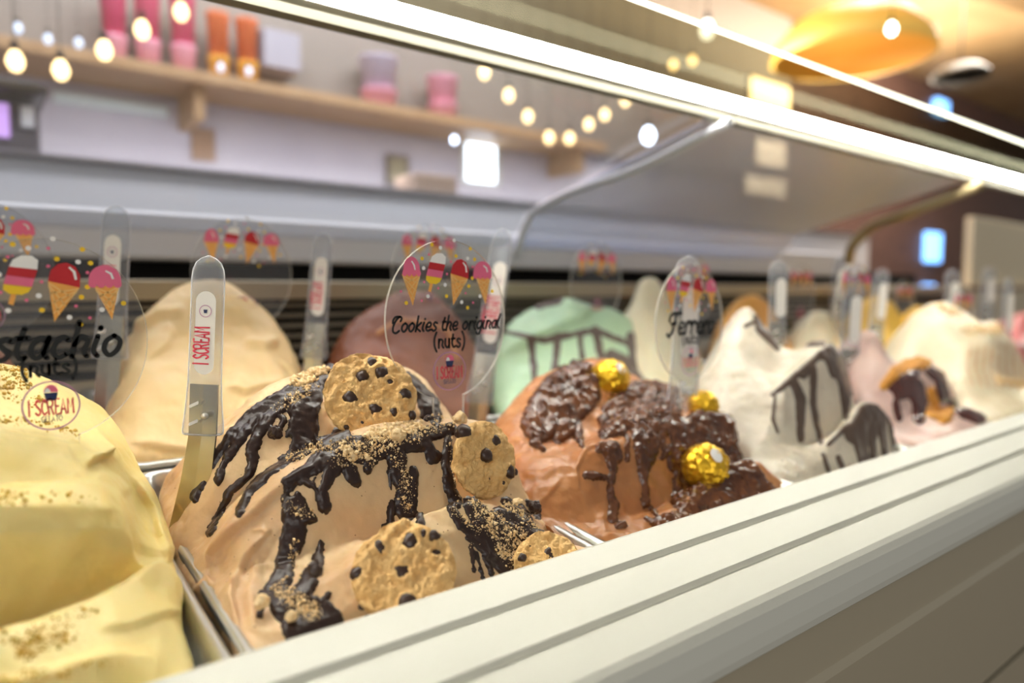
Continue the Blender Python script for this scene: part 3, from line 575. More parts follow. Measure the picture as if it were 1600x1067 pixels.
pk = mound('gelato_mound', [
 [(1320,650,3.3),(1380,640,3.4),(1440,635,3.4),(1500,640,3.2)],
 [(1315,630,2.75),(1324,572,2.7),(1344,546,2.65),(1370,524,2.6),(1383,550,2.55),(1402,572,2.5),(1430,564,2.45),(1460,570,2.4),(1480,595,2.35),(1495,630,2.3)],
 [(1320,655,2.6),(1340,620,2.45),(1365,600,2.4),(1390,594,2.35),(1420,588,2.32),(1450,592,2.3),(1475,608,2.27),(1492,640,2.23)],
 [(1340,670,2.4),(1365,662,2.25),(1395,655,2.2),(1425,650,2.18),(1455,650,2.16),(1475,655,2.15),(1495,660,2.12)],
 [(1370,685,2.2),(1400,682,2.08),(1430,676,2.06),(1460,664,2.06),(1490,645,2.06),(1515,638,2.05),(1537,655,2.02)],
 [(1395,703,2.05),(1430,698,1.95),(1470,685,1.93),(1510,675,1.93),(1550,665,1.93)]],
 M['pinkish'], 140, 160, soft=.004, fine=.001, pan=(3, 0), seed=14.2)
tag(pk.obj, 'pale pink gelato with dark berry sauce and orange cake topping', 'gelato')
R5 = lambda *p: [(1200+x/3.81, 380+y/3.81, r) for x, y, r in p]
for stk in ([R5((690,850,7),(760,770,10),(860,720,10),(940,720,8))], [R5((960,1000,9),(1050,1030,12),(1080,1000,8)), R5((970,880,7),(1000,1000,6))]):
    sauce(pk, 'cake_topping', stk, M['cakey'], hpx=4, edge=4, wob=1, lump=4, nscale=120, seed=3)['kind'] = 'stuff'  # orange cake topping laid as patches on the mound
sauce(pk, 'berry_sauce', [R5((740,860,7),(800,820,10),(870,770,9)), R5((780,900,10),(870,860,16),(900,940,13),(900,1040,10)), R5((960,760,8),(1020,800,9),(1050,920,9)), R5((1100,960,8),(1180,1000,14),(1260,1040,10)), R5((760,950,6),(780,1040,5))], M['berry'], hpx=3, edge=4, wob=1.5, nscale=120, seed=9)

wc = mound('gelato_mound', [
 [(1400,640,3.4),(1480,600,3.4),(1560,590,3.4),(1620,600,3.2)],
 [(1392,600,2.9),(1414,548,2.9),(1440,507,2.88),(1468,478,2.86),(1488,476,2.84),(1506,506,2.78),(1530,508,2.7),(1560,506,2.6),(1580,528,2.5),(1602,570,2.45),(1622,600,2.4)],
 [(1420,620,2.75),(1445,585,2.65),(1470,560,2.6),(1495,548,2.5),(1520,535,2.45),(1550,520,2.4),(1576,535,2.35),(1592,562,2.33),(1612,590,2.3),(1632,610,2.25)],
 [(1450,650,2.5),(1475,620,2.4),(1500,597,2.32),(1522,588,2.28),(1546,583,2.25),(1572,588,2.2),(1592,600,2.2),(1622,610,2.15),(1650,620,2.1)],
 [(1480,662,2.2),(1510,646,2.12),(1540,634,2.08),(1570,624,2.06),(1600,618,2.04),(1660,610,2.0)],
 [(1500,678,2.0),(1560,658,1.93),(1600,644,1.93),(1680,615,1.93)]],
 M['vanilla'], 140, 160, soft=.003, fine=.001, pan=(4, 0), seed=17.5)
tag(wc.obj, 'white gelato with caramel stripes and biscuit dust beside the front rail', 'gelato')
sauce(wc, 'caramel_drizzle', [[(1518+k*11,540-abs(k-3)*1.5,1.6),(1512+k*12,575,1.4),(1524+k*11,606,1.2)] for k in range(8)], M['caramel'], hpx=1, edge=2, wob=.4, nscale=60)
scatter(wc, 'biscuit_crumbs', [[(1505,515,9),(1560,515,9)], [(1470,480,8),(1490,490,9)], [(1560,595,8),(1600,600,8)]], M['crumb'], 500, 1.2, 3.5, seed=8)

# ------------------------------------------------------------------ gelato, rear row
def rear(rows, m, label, seed, folds=(), ridges=(), n=130):
    i = {21: 0, 23: 1, 26: 2, 28: 3, 31: 4, 33: 5, 35: 6, 37: 7, 39: 9, 41: -1}[int(seed)]
    o = mound('gelato_mound', rows, m, n, n, soft=.004, fine=.0008, pan=(i, 1), seed=seed, folds=folds, ridges=ridges); tag(o.obj, label, 'gelato'); return o
cr = rear([[(200,700,5.2),(300,680,5.3),(400,680,5.3),(470,700,5.1)],
 [(165,625,4.4),(175,580,4.42),(195,535,4.46),(230,492,4.5),(265,465,4.55),(297,449,4.58),(340,446,4.58),(385,464,4.52),(420,487,4.46),(450,532,4.36),(470,577,4.26),(482,625,4.15)],
 [(168,650,4.25),(186,605,4.25),(215,560,4.28),(255,535,4.3),(300,525,4.3),(345,522,4.3),(390,528,4.28),(425,535,4.25),(458,568,4.2),(476,620,4.12),(486,650,4.0)],
 [(172,690,4.0),(205,650,3.98),(258,625,3.98),(320,612,3.98),(380,605,3.98),(430,605,3.98),(470,640,3.92),(490,680,3.86)],
 [(178,712,3.78),(228,712,3.74),(300,716,3.72),(380,716,3.72),(440,714,3.72),(500,720,3.7)]],
 M['cream'], 'smooth custard yellow gelato behind the near spatula', 21.0,
 folds=[([(200,690),(260,700),(340,712),(440,705)], 9, 26), ([(350,600),(380,612),(430,600),(450,590)], 8, 24), ([(225,565),(262,540),(270,520),(262,500)], 6, 22)], ridges=[([(380,535),(415,540),(435,532)], 7, 7), ([(205,515),(250,490),(290,485)], 6, 8)], n=200)
dc = rear([[(540,680,5.2),(620,670,5.3),(720,680,5.2)],
 [(504,610,4.35),(518,555,4.4),(548,507,4.45),(590,476,4.5),(630,456,4.55),(670,461,4.55),(710,490,4.45),(740,540,4.35),(765,600,4.25)],
 [(510,640,4.1),(548,580,4.12),(600,552,4.14),(660,548,4.14),(710,568,4.1),(752,612,4.05)],
 [(520,690,3.75),(600,695,3.7),(690,695,3.7),(775,690,3.7)]], M['darkchoc'], 'dark brown chocolate gelato with pale streaks behind the cookie sign', 23.0)
for stk in ([(590,520,3),(620,500,4),(650,500,4),(700,515,4),(715,560,3)],):
    sauce(dc, 'pale_drizzle', [stk], M['hazel'], hpx=2, edge=3, wob=0)
mt = rear([[(790,650,5.2),(880,640,5.3),(1000,650,5.2)],
 [(764,605,4.3),(778,555,4.35),(800,512,4.4),(830,491,4.45),(860,477,4.48),(886,469,4.48),(920,480,4.45),(950,480,4.4),(985,500,4.35),(1010,540,4.3),(1026,592,4.22)],
 [(770,630,4.1),(798,585,4.12),(840,562,4.12),(890,545,4.12),(940,545,4.1),(985,562,4.08),(1026,615,4.0)],
 [(785,665,3.75),(860,665,3.7),(940,655,3.7),(1035,655,3.7)]], M['mint'], 'mint green gelato with dark drizzle in the rear row', 26.0, folds=[([(775,560),(830,530),(900,500),(930,480)], 9, 26)])
sauce(mt, 'chocolate_drizzle', [[(790,518,3),(850,532,5),(930,515,5),(1000,545,4)], [(830,530,6),(836,600,5)], [(872,525,5),(866,590,6)], [(930,515,6),(945,580,6)], [(840,478,6),(872,468,8)], [(955,555,10),(1010,585,12)], [(985,525,7),(992,580,5)], [(905,520,4),(910,560,4)]], M['fudge'], hpx=2, edge=4, wob=1.2, nscale=60, seed=2)
rear([[(970,600,5.2),(1040,600,5.2),(1090,610,5.1)],
 [(952,585,4.35),(960,530,4.4),(985,482,4.45),(1008,440,4.5),(1024,438,4.5),(1046,470,4.45),(1072,515,4.4),(1096,575,4.3)],
 [(962,610,4.1),(990,560,4.12),(1015,530,4.15),(1045,545,4.12),(1075,575,4.1),(1104,610,4.05)],
 [(975,650,3.75),(1020,655,3.7),(1075,650,3.7),(1120,650,3.7)]], M['lemon'], 'pale lemon white peaked gelato beside the mint', 28.0, n=90)
def dome(l, top, r, bot, Y, m, label, seed, grp=None):
    cu = (l+r)/2; hh = bot-top
    return rear([[(l+10,bot-10,Y+.8),(cu,bot-15,Y+.9),(r-10,bot-10,Y+.8)],
      [(l,bot-.25*hh,Y),(l+.15*(r-l),top+.3*hh,Y+.03),(l+.35*(r-l),top+.06*hh,Y+.05),(cu+.05*(r-l),top,Y+.05),(l+.72*(r-l),top+.1*hh,Y+.03),(l+.88*(r-l),top+.38*hh,Y),(r,bot-.2*hh,Y-.05)],
      [(l+5,bot-.1*hh,Y-.25),(l+.3*(r-l),top+.5*hh,Y-.22),(cu,top+.42*hh,Y-.22),(l+.75*(r-l),top+.55*hh,Y-.24),(r+5,bot-.08*hh,Y-.28)],
      [(l+10,bot,Y-.6),(cu,bot+3,Y-.62),(r+10,bot,Y-.62)]], m, label, seed, n=70)
dome(1108, 462, 1240, 600, 4.45, M['orange'], 'soft orange gelato between the lemon and white pans, rear row', 31.0)
dome(1228, 486, 1335, 590, 4.4, M['lemon'], 'white rear gelato streaked with orange behind the flecked white one', 33.0)
dome(1318, 462, 1425, 560, 4.45, M['mango'], 'first of the two bright yellow rear gelatos, nearer the middle', 35.0)
dome(1385, 480, 1485, 590, 4.35, M['mango'], 'second bright yellow rear gelato, behind the pale pink one', 37.0)
dome(1565, 488, 1680, 570, 4.3, M['rose'], 'rose pink rear gelato at the far end', 39.0)
dome(-190, 530, 75, 720, 4.4, M['darkchoc'], 'dark brown rear gelato seen through the pistachio sign', 41.0)

# ------------------------------------------------------------------ cookies
def basis(n, up=(0, 0, 1)):
    n = np.array(n, float); n /= np.linalg.norm(n); r = np.cross(up, n); r /= np.linalg.norm(r); return r, np.cross(n, r), n
def cookie(at, normal, rad, label, chips, seed, tilt=0.0, thick=.30, chunks=()):
    """round cookie: local frame right, up, out; rad in layout units"""
    r_, u_, n_ = basis(normal); c = W(at); R = rad*S; rn = np.random.default_rng(seed)
    nr, nt = 48, 160; V = []; th = np.linspace(0, 2*math.pi, nt, endpoint=False)
    cs = np.stack([np.cos(th), np.sin(th), 0*th], 1)
    edge = 1+.035*fbm(cs, 1.6, 2, seed)+.012*fbm(cs, 7, 2, seed)
    rings = []
    for i in range(nr):
        q = i/(nr-1)
        if q < .8: k = q/.8; rr = k; z = thick*.62*(1-k**4)**.5+thick*.0
        else: k = (q-.8)/.2; rr = 1-.10*k; z = -thick*.45*k
        if i == 0: rr = .001
        p = np.stack([rr*edge*cs[:, 0], rr*edge*cs[:, 1], np.full(nt, z)], 1); rings.append(p)
    P = np.array(rings)
    top = np.clip(1-np.maximum(0, np.linspace(0, 1, nr)-.85)/.15, 0, 1)[:, None]
    bumpy = .08*fbm(P, 3.0, 2, seed+2)+.06*fbm(P, 8, 3, seed+4)+.03*np.abs(noise(P, 19, seed+5))-.05*np.maximum(0, .25-np.abs(noise(P, 4.5, seed+9)))*np.maximum(0, noise(P, 2, seed+1))*3
    P[..., 2] += bumpy*top
    P[..., :2] *= 1+(.02*fbm(P, 8, 2, seed+6))[..., None]
    def surf(x, y):
        d = (P[:, :, 0]-x)**2+(P[:, :, 1]-y)**2+(np.arange(nr)[:, None] > nr*.8)*9; i = np.unravel_index(np.argmin(d), d.shape); return P[i]
    for x, y, s, *_ in chips:                # a shallow rim of dough round each chip
        d = np.hypot(P[..., 0]-x, P[..., 1]-y); P[..., 2] += (.05*np.exp(-((d-s*1.25)/(s*.5))**2)-.02*np.exp(-(d/s)**2))*top
    B = np.stack([r_, u_, n_])
    V = P.reshape(-1, 3)@B*R
    idx = np.arange(nr*nt).reshape(nr, nt); nx = np.roll(idx, -1, 1)
    q = np.stack([idx[:-1], idx[1:], nx[1:], nx[:-1]], -1).reshape(-1, 4)
    ob = meshobj('chocolate_chip_cookie', V, [tuple(f) for f in q]+[tuple(idx[-1])], M['cookie']); ob.location = tuple(c)
    tag(ob, label, 'cookie', 'chocolate chip cookies')
    bv, bf = ico(2)
    for x, y, s, *rest in chips:
        h = .8 if not rest else rest[0]
        p = surf(x, y); v = bv*(1+.2*noise(bv, 2.2, rn.random()*50)[:, None])*1.45*np.array([s, s*(.8+.3*rn.random()), s*h])
        a = rn.random()*6; v = v@np.array([[math.cos(a), -math.sin(a), 0], [math.sin(a), math.cos(a), 0], [0, 0, 1]])
        v = (v+p+np.array([0, 0, -.02]))@B*R
        meshobj('chocolate_chip', v, bf, M['chip'], ob)
    return ob
def toward(at, up=.35, side=0.0):
    d = -np.array(at)/np.linalg.norm(at); d = d+np.array([0, 0, up])+_R*side; return d
# rear cookie, chips given as fractions of the radius seen from the front
K = lambda cx, cy, rx, ry, *p: [((x-cx)/rx, -(y-cy)/ry, s, *h) for x, y, s, *h in p]
c1 = PY(578, 619, 2.60)
cookie(c1, toward(c1, .35, .05), .188, 'round chocolate chip cookie stuck upright at the very top of the coffee gelato',
       K(720, 175, 155, 140, (730,75,.11,.7),(695,120,.13),(760,110,.12),(788,140,.07),(655,185,.13),(832,178,.11),(732,222,.11),(795,235,.09),(690,260,.06,.5),(853,245,.09),(640,275,.06)), 3)
c2 = PY(757, 718, 2.26)
cookie(c2, toward(c2, .15, .85), .158, 'chocolate chip cookie standing on edge at the right shoulder of the coffee gelato',
       K(1128, 400, 105, 145, (1070,290,.15),(1045,280,.09),(1160,340,.12),(1115,385,.14),(1190,460,.13),(1215,470,.09),(1120,470,.05,.4),(1165,500,.05,.4)), 8)
c3 = PY(632, 893, 1.93)
cookie(c3, toward(c3, .45, .0), .166, 'large chocolate chip cookie leaning low at the front of the coffee gelato',
       K(848, 785, 182, 160, (875,700,.15),(765,712,.10,.5),(915,680,.08),(952,688,.10),(955,740,.08),(688,785,.11),(845,795,.14,.25),(858,888,.12),(745,930,.10),(700,890,.05,.3)), 12)
c4 = PY(857, 884, 1.885)
cookie(c4, toward(c4, .6, .2), .13, 'smaller pale cookie half hidden behind the cream front rail',
       K(1345, 765, 108, 90, (1265,745,.10),(1350,740,.13,.25),(1295,715,.05,.4)), 17)

def lump(name, at, r, m, label, cat, group, seed, squash=(1, .85, .9)):
    bv, bf = ico(3); v = bv*(1+.28*fbm(bv, 1.6, 3, seed)[:, None])*np.array(squash)*r*S
    o = meshobj(name, v, bf, m, smooth=False); o.location = tuple(W(at)); tag(o, label, cat, group); return o
lump('cookie_crumb_lump', PY(719, 653, 2.4), .030, M['crumb'], 'knobbly biscuit lump perched beside the upright cookie on the gelato shoulder', 'cookie crumb', 'biscuit lumps', 4)
lump('cookie_crumb_lump', PY(622, 680, 2.38), .030, M['crumb'], 'golden biscuit lump in the middle of the crumb ridge under the top cookie', 'cookie crumb', 'biscuit lumps', 9)
lump('cookie_crumb_lump', PY(409, 940, 2.07), .024, M['crumb'], 'biscuit lump at the left edge of the lowest chocolate puddle', 'cookie crumb', 'biscuit lumps', 14)
lump('cookie_crumb_lump', PY(455, 963, 1.985), .019, M['crumb'], 'biscuit lump in the middle of the lowest chocolate puddle', 'cookie crumb', 'biscuit lumps', 19)
lump('cookie_crumb_lump', PY(808, 783, 2.12), .018, M['crumb'], 'flat biscuit lump below the cookie standing on edge', 'cookie crumb', 'biscuit lumps', 24, (1.3, 1, .6))
def chipdrop(u, v, Y, r, label, seed):
    o = lump('chocolate_chunk', PY(u, v, Y), r, M['chip'], label, 'chocolate', 'loose chocolate chips', seed, (1, .8, 1)); return o
chipdrop(678, 711, 2.385, .024, 'teardrop chocolate chip on the ridge left of the cookie standing on edge', 3)
chipdrop(431, 676, 2.60, .026, 'round chocolate chip at the end of a drip on the rear lobe', 6)
chipdrop(493, 890, 2.035, .024, 'oval chocolate chip at the foot of the tall chocolate drip', 12)
chipdrop(836, 793, 2.11, .028, 'rough chocolate chunk at the right rim of the coffee gelato', 15)

# ------------------------------------------------------------------ foil wrapped balls
def ball(u, v, Y, r, label, seed, sticker=None):
    bv, bf = ico(4); d = .05*(1-2*np.abs(noise(bv, 3.2, seed)))+.04*(1-2*np.abs(noise(bv, 6.5, seed+3)))+.02*noise(bv, 13, seed)
    o = meshobj('foil_wrapped_chocolate', bv*(1+d[:, None])*r*S, bf, M['foil'], smooth=False); o.location = tuple(W(PY(u, v, Y)))
    tag(o, label, 'chocolate', 'gold foil balls')
    if sticker:
        x, y = sticker; f = toward(PY(u, v, Y), 0, 0); r_, u_, n_ = basis(f); nn = r_*x+u_*y+n_*math.sqrt(max(0, 1-x*x-y*y)); a, b, c = basis(nn)
        V = [np.array([0, 0, 0])+c*r*S*1.06]+[(a*math.cos(t)*.26+b*math.sin(t)*.34+c*(1.02))*r*S for t in np.linspace(0, 2*math.pi, 20, endpoint=False)]
        meshobj('white_sticker', V, [(0, 1+k, 1+(k+1) % 20) for k in range(20)], M['tag'], o)
    return o
ball(953, 592, 2.86, .112, 'gold foil ball at the top of the brown gelato', 2.0, (.55, .55))
ball(1102, 729, 2.12, .112, 'gold foil ball on the front slope of the brown gelato', 5.0, (.45, .5))
ball(1099, 634, 2.50, .085, 'gold foil ball half hidden behind the crest by the sign stem', 9.0)

# ------------------------------------------------------------------ flavour signs
GL = {
 'C': (1.15, [[(.95,1.25),(1.05,1.55),(.8,1.75),(.45,1.5),(.2,1.0),(.12,.5),(.25,.05),(.6,-.12),(1.0,.15)], [(.0,1.05),(-.02,1.4),(.2,1.7),(.8,1.75)]]),
 'F': (1.15, [[(.0,1.1),(.0,1.45),(.25,1.7),(.7,1.68),(1.35,1.75)], [(.72,1.65),(.6,.8),(.45,.1),(.2,-.15),(-.05,.05)], [(.3,.85),(.85,.9)]]),
 'P': (1.0, [[(.3,1.6),(.15,0)], [(.0,1.3),(.3,1.75),(.8,1.7),(.95,1.3),(.65,.85),(.25,.85)]]),
 'o': (.85, [[(.4,1),(.1,.75),(.08,.3),(.38,0),(.68,.3),(.7,.75),(.4,1)]]), 'k': (.8, [[(.12,1.75),(.1,0)], [(.65,1),(.15,.45),(.7,0)]]),
 'i': (.4, [[(.15,1),(.12,.2),(.3,.0)], [(.2,1.38),(.21,1.44)]]), 'e': (.8, [[(.1,.48),(.6,.52),(.66,.85),(.4,1),(.12,.75),(.08,.3),(.35,0),(.72,.15)]]),
 's': (.68, [[(.6,.88),(.38,1),(.15,.8),(.35,.55),(.58,.32),(.48,.05),(.2,0),(.04,.15)]]), 't': (.55, [[(.24,1.5),(.2,.2),(.35,0),(.5,.1)], [(.02,1.0),(.46,1.02)]]),
 'h': (.82, [[(.12,1.75),(.1,0)], [(.1,.6),(.35,1),(.62,.85),(.6,.2),(.75,0)]]), 'r': (.66, [[(.12,1),(.1,0)], [(.1,.6),(.32,1),(.58,.98),(.6,.78)]]),
 'n': (.82, [[(.12,1),(.1,0)], [(.1,.6),(.35,1),(.62,.85),(.6,.2),(.75,0)]]), 'c': (.72, [[(.62,.85),(.4,1),(.12,.75),(.08,.3),(.35,0),(.66,.18)]]),
 'g': (.8, [[(.4,1),(.1,.75),(.08,.3),(.35,.05),(.62,.35),(.68,1)], [(.68,1),(.66,-.2),(.5,-.62),(.2,-.62),(.08,-.4)]]),
 'a': (.82, [[(.62,.8),(.4,1),(.1,.75),(.08,.3),(.35,0),(.6,.3),(.68,1)], [(.68,1),(.62,.2),(.78,0)]]), 'l': (.38, [[(.16,1.75),(.12,.15),(.3,0)]]), ' ': (.5, []),
 'I': (.35, [[(.15,1.7),(.15,0)]]), 'S': (.85, [[(.7,1.45),(.42,1.7),(.12,1.4),(.25,1.0),(.6,.7),(.72,.3),(.4,0),(.08,.25)]]), 'R': (.9, [[(.1,0),(.1,1.7),(.55,1.65),(.68,1.25),(.5,.9),(.1,.85)], [(.4,.85),(.75,0)]]),
 'E': (.75, [[(.62,1.7),(.1,1.7),(.1,0),(.62,0)], [(.1,.88),(.52,.88)]]), 'A': (.9, [[(.02,0),(.4,1.7),(.78,0)], [(.15,.5),(.65,.5)]]), 'M': (1.05, [[(.08,0),(.12,1.7),(.5,.6),(.86,1.7),(.92,0)]]),
 'CC': (.85, [[(.7,1.4),(.42,1.7),(.12,1.3),(.08,.5),(.4,0),(.72,.3)]]), 'G': (.9, [[(.72,1.4),(.42,1.7),(.12,1.3),(.08,.5),(.4,0),(.74,.3),(.74,.8),(.45,.8)]]), 'L': (.7, [[(.1,1.7),(.1,0),(.6,0)]]), 'T': (.8, [[(0,1.7),(.76,1.7)], [(.38,1.7),(.38,0)]]), 'O': (.9, [[(.42,1.7),(.1,1.3),(.1,.4),(.42,0),(.74,.4),(.74,1.3),(.42,1.7)]]),
 '(': (.45, [[(.35,1.8),(.1,1.2),(.1,.2),(.35,-.4)]]), ')': (.45, [[(.1,1.8),(.35,1.2),(.35,.2),(.1,-.4)]]), 'u': (.82, [[(.1,1),(.1,.3),(.32,0),(.58,.25),(.62,1)], [(.62,1),(.62,0)]])}
def lettering(text, width=None, xh=None, slant=.22, pen=.2, track=.08, fx=1.0):
    """flat pen-stroke lettering centred on 0,0: list of 2-D quads; sized by total width or x-height"""
    x = 0; strokes = []
    for ch in text:
        adv, ss = GL[ch]
        for s in ss:
            straight = ch in 'EAMLTIR' and len(s) <= 5 and ch.isupper()
            p = np.array(s) if straight else catmull(np.array(s), 22)
            strokes.append(np.stack([(p[:, 0]+x)*fx+slant*p[:, 1], p[:, 1]], 1))
        x += adv+track
    if not strokes: return [], []
    A = np.vstack(strokes); x0, x1 = A[:, 0].min(), A[:, 0].max(); k = width/(x1-x0) if width else xh
    V, Fc = [], []
    for p in strokes:
        p = (p-np.array([(x0+x1)/2, .5]))*k; h = pen*k/2
        t = np.gradient(p, axis=0); t /= np.maximum(np.linalg.norm(t, axis=1), 1e-9)[:, None]; nn = np.stack([-t[:, 1], t[:, 0]], 1)
        b = len(V); V += list(p+nn*h)+list(p-nn*h); n = len(p)
        Fc += [(b+i, b+i+1, b+n+i+1, b+n+i) for i in range(n-1)]
        for e in (p[0], p[-1]):
            b = len(V); V += [e+h*np.array([math.cos(a), math.sin(a)]) for a in np.linspace(0, 2*math.pi, 10, endpoint=False)]; Fc.append(tuple(range(b, b+10)))
    return V, Fc
def flat(name, V2, Fc, m, parent, cx=0, cz=0, y=0.0, k=S, place=None):
    V = [(k*(cx+a), y, k*(cz+b)) for a, b in V2]
    if place is not None: V = [place(v) for v in V]
    return meshobj(name, V, Fc, m, parent, smooth=False)
def poly(name, pts, m, parent, y, place=None): return flat(name, pts, [tuple(range(len(pts)))], m, parent, 0, 0, y, S, place)
def arcpts(cx, cz, rx, rz, a0, a1, n=16): return [(cx+rx*math.cos(math.radians(a)), cz+rz*math.sin(math.radians(a))) for a in np.linspace(a0, a1, n)]
SW, SH = .305, .345          # half width and half height of a sign disc
def qz(x, y): return ((x-462)/427*SW, (540-y)/520*SH)       # enlarged-view coordinates of a sign -> local
def prints(root, y0):
    q = lambda *p: [qz(*a) for a in p]
    def ice(pts_scoop, rgb, cone, shine, name, y):
        c = poly('waffle_cone_print', q(*cone), M['waffle'], root, y); a, b, t = [np.array(v) for v in q(*cone)]
        V, Fc = [], []
        for f in (.3, .55, .8):
            for s, e in ((a, b), (b, a)):
                p1, p2 = s+(t-s)*f*.15+(e-s)*f*.0, e+(t-e)*f; d = np.array([p2-p1])[0]; nrm = np.array([-d[1], d[0]]); nrm = nrm/np.linalg.norm(nrm)*.0022
                i = len(V); V += [p1+nrm, p2+nrm, p2-nrm, p1-nrm]; Fc.append((i, i+1, i+2, i+3))
        flat('waffle_line_print', V, Fc, M['wafline'], c, y=-.0003+y)
        o = poly(name, pts_scoop, rgb, root, y-.0004)
        flat('shine_print', q(*shine), [tuple(range(len(shine)))], M['white'], o, y=y-.0008); return o
    def scoop(cx, cy, r, ry, wid):
        pts = arcpts(*qz(cx, cy), r/427*SW, ry/520*SH, 0, 180)
        base = []
        for k in range(4):
            x = cx-wid+(k+.5)*wid/2; base += arcpts(*qz(x, cy+ry*.30), wid/4/427*SW, .24*ry/520*SH, 180, 360, 7)
        return pts+base
    ice(scoop(203, 215, 55, 80, 62), M['pink'], [(140,246),(262,240),(210,442)], [(205,160),(222,185),(228,218),(220,218),(212,188),(198,165)], 'pink_scoop_print', y0)
    ice(scoop(708, 228, 70, 78, 72), M['pink'], [(660,262),(768,256),(732,440)], [(712,176),(738,190),(748,222),(738,224),(730,198),(710,184)], 'pink_scoop_print', y0)
    ice(q((472,235),(485,180),(515,148),(550,140),(585,160),(604,205),(600,268)), M['red'], [(472,235),(600,268),(490,444)], [(562,160),(585,185),(590,228),(580,228),(574,190),(556,166)], 'red_dip_print', y0)
    poly('ice_pop_stick_print', q((330,286),(350,292),(334,358),(314,350)), M['waffle'], root, y0)
    ang = lambda x, y: (x+(y-210)*-.28, y)
    P4 = lambda ya, yb: q(ang(312,ya),ang(424,ya+16),ang(424,yb+16),ang(312,yb))
    poly('white_pop_print', q(ang(312,165),ang(318,130),ang(345,108),ang(385,108),ang(415,130),ang(424,178)), M['white'], root, y0-.0004)
    poly('red_pop_print', P4(164, 208), M['red'], root, y0-.0004); poly('pink_pop_print', P4(207, 252), M['pink'], root, y0-.0004)
    poly('yellow_pop_print', q(ang(312,251),ang(424,266),ang(418,292),ang(395,306),ang(345,300),ang(318,280)), M['yellow'], root, y0-.0004)
    dots = {'yellow': [(343,55),(512,122),(618,70),(275,145),(605,318),(443,383),(167,424),(596,461),(650,140),(632,265),(785,352)], 'white': [(402,72),(285,205),(433,310),(313,383),(552,423),(598,135),(690,385),(500,20)], 'pink': [(322,118),(476,160),(447,240),(288,293),(385,332),(270,411),(581,365),(133,352),(637,428),(480,70),(635,190)]}
    for c, pts in dots.items():
        V, Fc = [], []
        for k, p in enumerate(pts):
            cx, cz = qz(*p); r = (12 if c != 'pink' else 8)/427*SW; i = len(V); V += arcpts(cx, cz, r, r, 0, 330, 12); Fc.append(tuple(range(i, i+12)))
        o = flat('confetti_print', V, Fc, M[c], root, y=y0); o['kind'] = 'stuff'
def logo(root, cx, cz, k, y, ring=True, place=None, cup=True):
    """round badge: thin ring, cupcake, two lines of lettering; k = ring radius in layout units"""
    T = lambda pts: [(cx+k*a, cz+k*b) for a, b in pts]
    if ring:
        a, b = arcpts(0, 0, 1, 1, 0, 352, 45), arcpts(0, 0, .94, .94, 0, 352, 45)
        flat('badge_ring', T(a)+T(b), [(i, (i+1) % 45, 45+(i+1) % 45, 45+i) for i in range(45)], M['mauve'], root, y=y, place=place)
    c = poly('cupcake_print', T([(-.24,.52),(.24,.52),(.17,.2),(-.17,.2)]), M['navy'], root, y, place)
    if cup: poly('frosting_print', T(arcpts(0, .54, .25, .3, 0, 180, 12)), M['pink'], c, y-.0003, place); poly('pale_frosting_print', T(arcpts(-.12, .54, .11, .18, 0, 180, 9)), M['white'], c, y-.0005, place)
    for txt, w, dz, m, pen in ((['I',' ','S','CC','R','E','A','M'], 1.5, -.18, 'logo_red', .22), (['G','E','L','A','T','O'], .7, -.58, 'navy', .2)):
        V, Fc = lettering(txt, width=w*k, slant=0, pen=pen, fx=.82 if dz > -.3 else 1)
        if dz > -.3: V = [(a, b*1.25) for a, b in V]
        flat('badge_lettering', V, Fc, M[m], root, cx, cz+dz*k-.0, y, S, place)
def sign(u, v, Y, label, text=None, lean=0.0, turn=0.0, stem=.42, scale=1.0, sub=True, textw=.50, pen=.2, tx=0.0):
    root = empty('flavour_sign', W(PY(u, v, Y)), label, 'sign', 'clear flavour signs'); root.rotation_euler = (lean, 0, turn); root.scale = (scale,)*3
    sw, th = .078, .016
    a0 = math.degrees(math.asin(sw/SW)); ring = arcpts(0, 0, SW, SH, -90+a0, 270-a0, 72)
    out = ring+[(-sw, -SH-.02), (-sw*.86, -SH-stem), (sw*.86, -SH-stem), (sw, -SH-.02)]
    n = len(out); V = [(a*S, -th/2*S, b*S) for a, b in out]+[(a*S, th/2*S, b*S) for a, b in out]
    meshobj('acrylic_disc', V, [tuple(range(n))[::-1], tuple(range(n, 2*n))], M['acrylic'], root, smooth=False)
    meshobj('polished_edge', V, [(i, (i+1) % n, n+(i+1) % n, n+i) for i in range(n)], M['acrylicedge'], root, smooth=False)
    y = -th/2*S-.0006
    prints(root, y)
    if text:
        V, Fc = lettering(text, width=textw, pen=pen); flat('flavour_lettering', V, Fc, M['black'], root, tx, -.025, y)
        V, Fc = lettering('(nuts)', width=.155, slant=0, pen=.27, track=.1); flat('nuts_lettering', V, Fc, M['black'], root, 0, -.1, y)
    logo(root, 0, -.222, .085, y)
    return root
sign(700, 500, 2.58, 'clear round sign reading Cookies the original, stuck in the coffee gelato', 'Cookies the original', textw=.55, pen=.27, stem=.34)
sign(75, 532, 2.68, 'clear round sign over the pale green pistachio gelato, its first letter cut off', ['P','i','s','t','a','c','h','i','o'], textw=.47, pen=.25, tx=-.02, stem=.32, scale=.94)
sign(1078, 505, 2.50, 'clear round sign with looping capital F on the brown gelato with gold balls', 'Ferrero', textw=.43, pen=.27, stem=.40, scale=.96)
sign(380, 428, 4.5, 'clear round sign behind the tall spatula, standing in the custard yellow gelato', stem=.3)
sign(-28, 422, 4.4, 'clear round sign at the picture edge behind the pistachio sign', stem=.4)
sign(670, 425, 4.5, 'clear round sign right behind the sign reading Cookies the original', stem=.3)
sign(932, 442, 4.4, 'clear round sign in the mint green gelato', stem=.3)
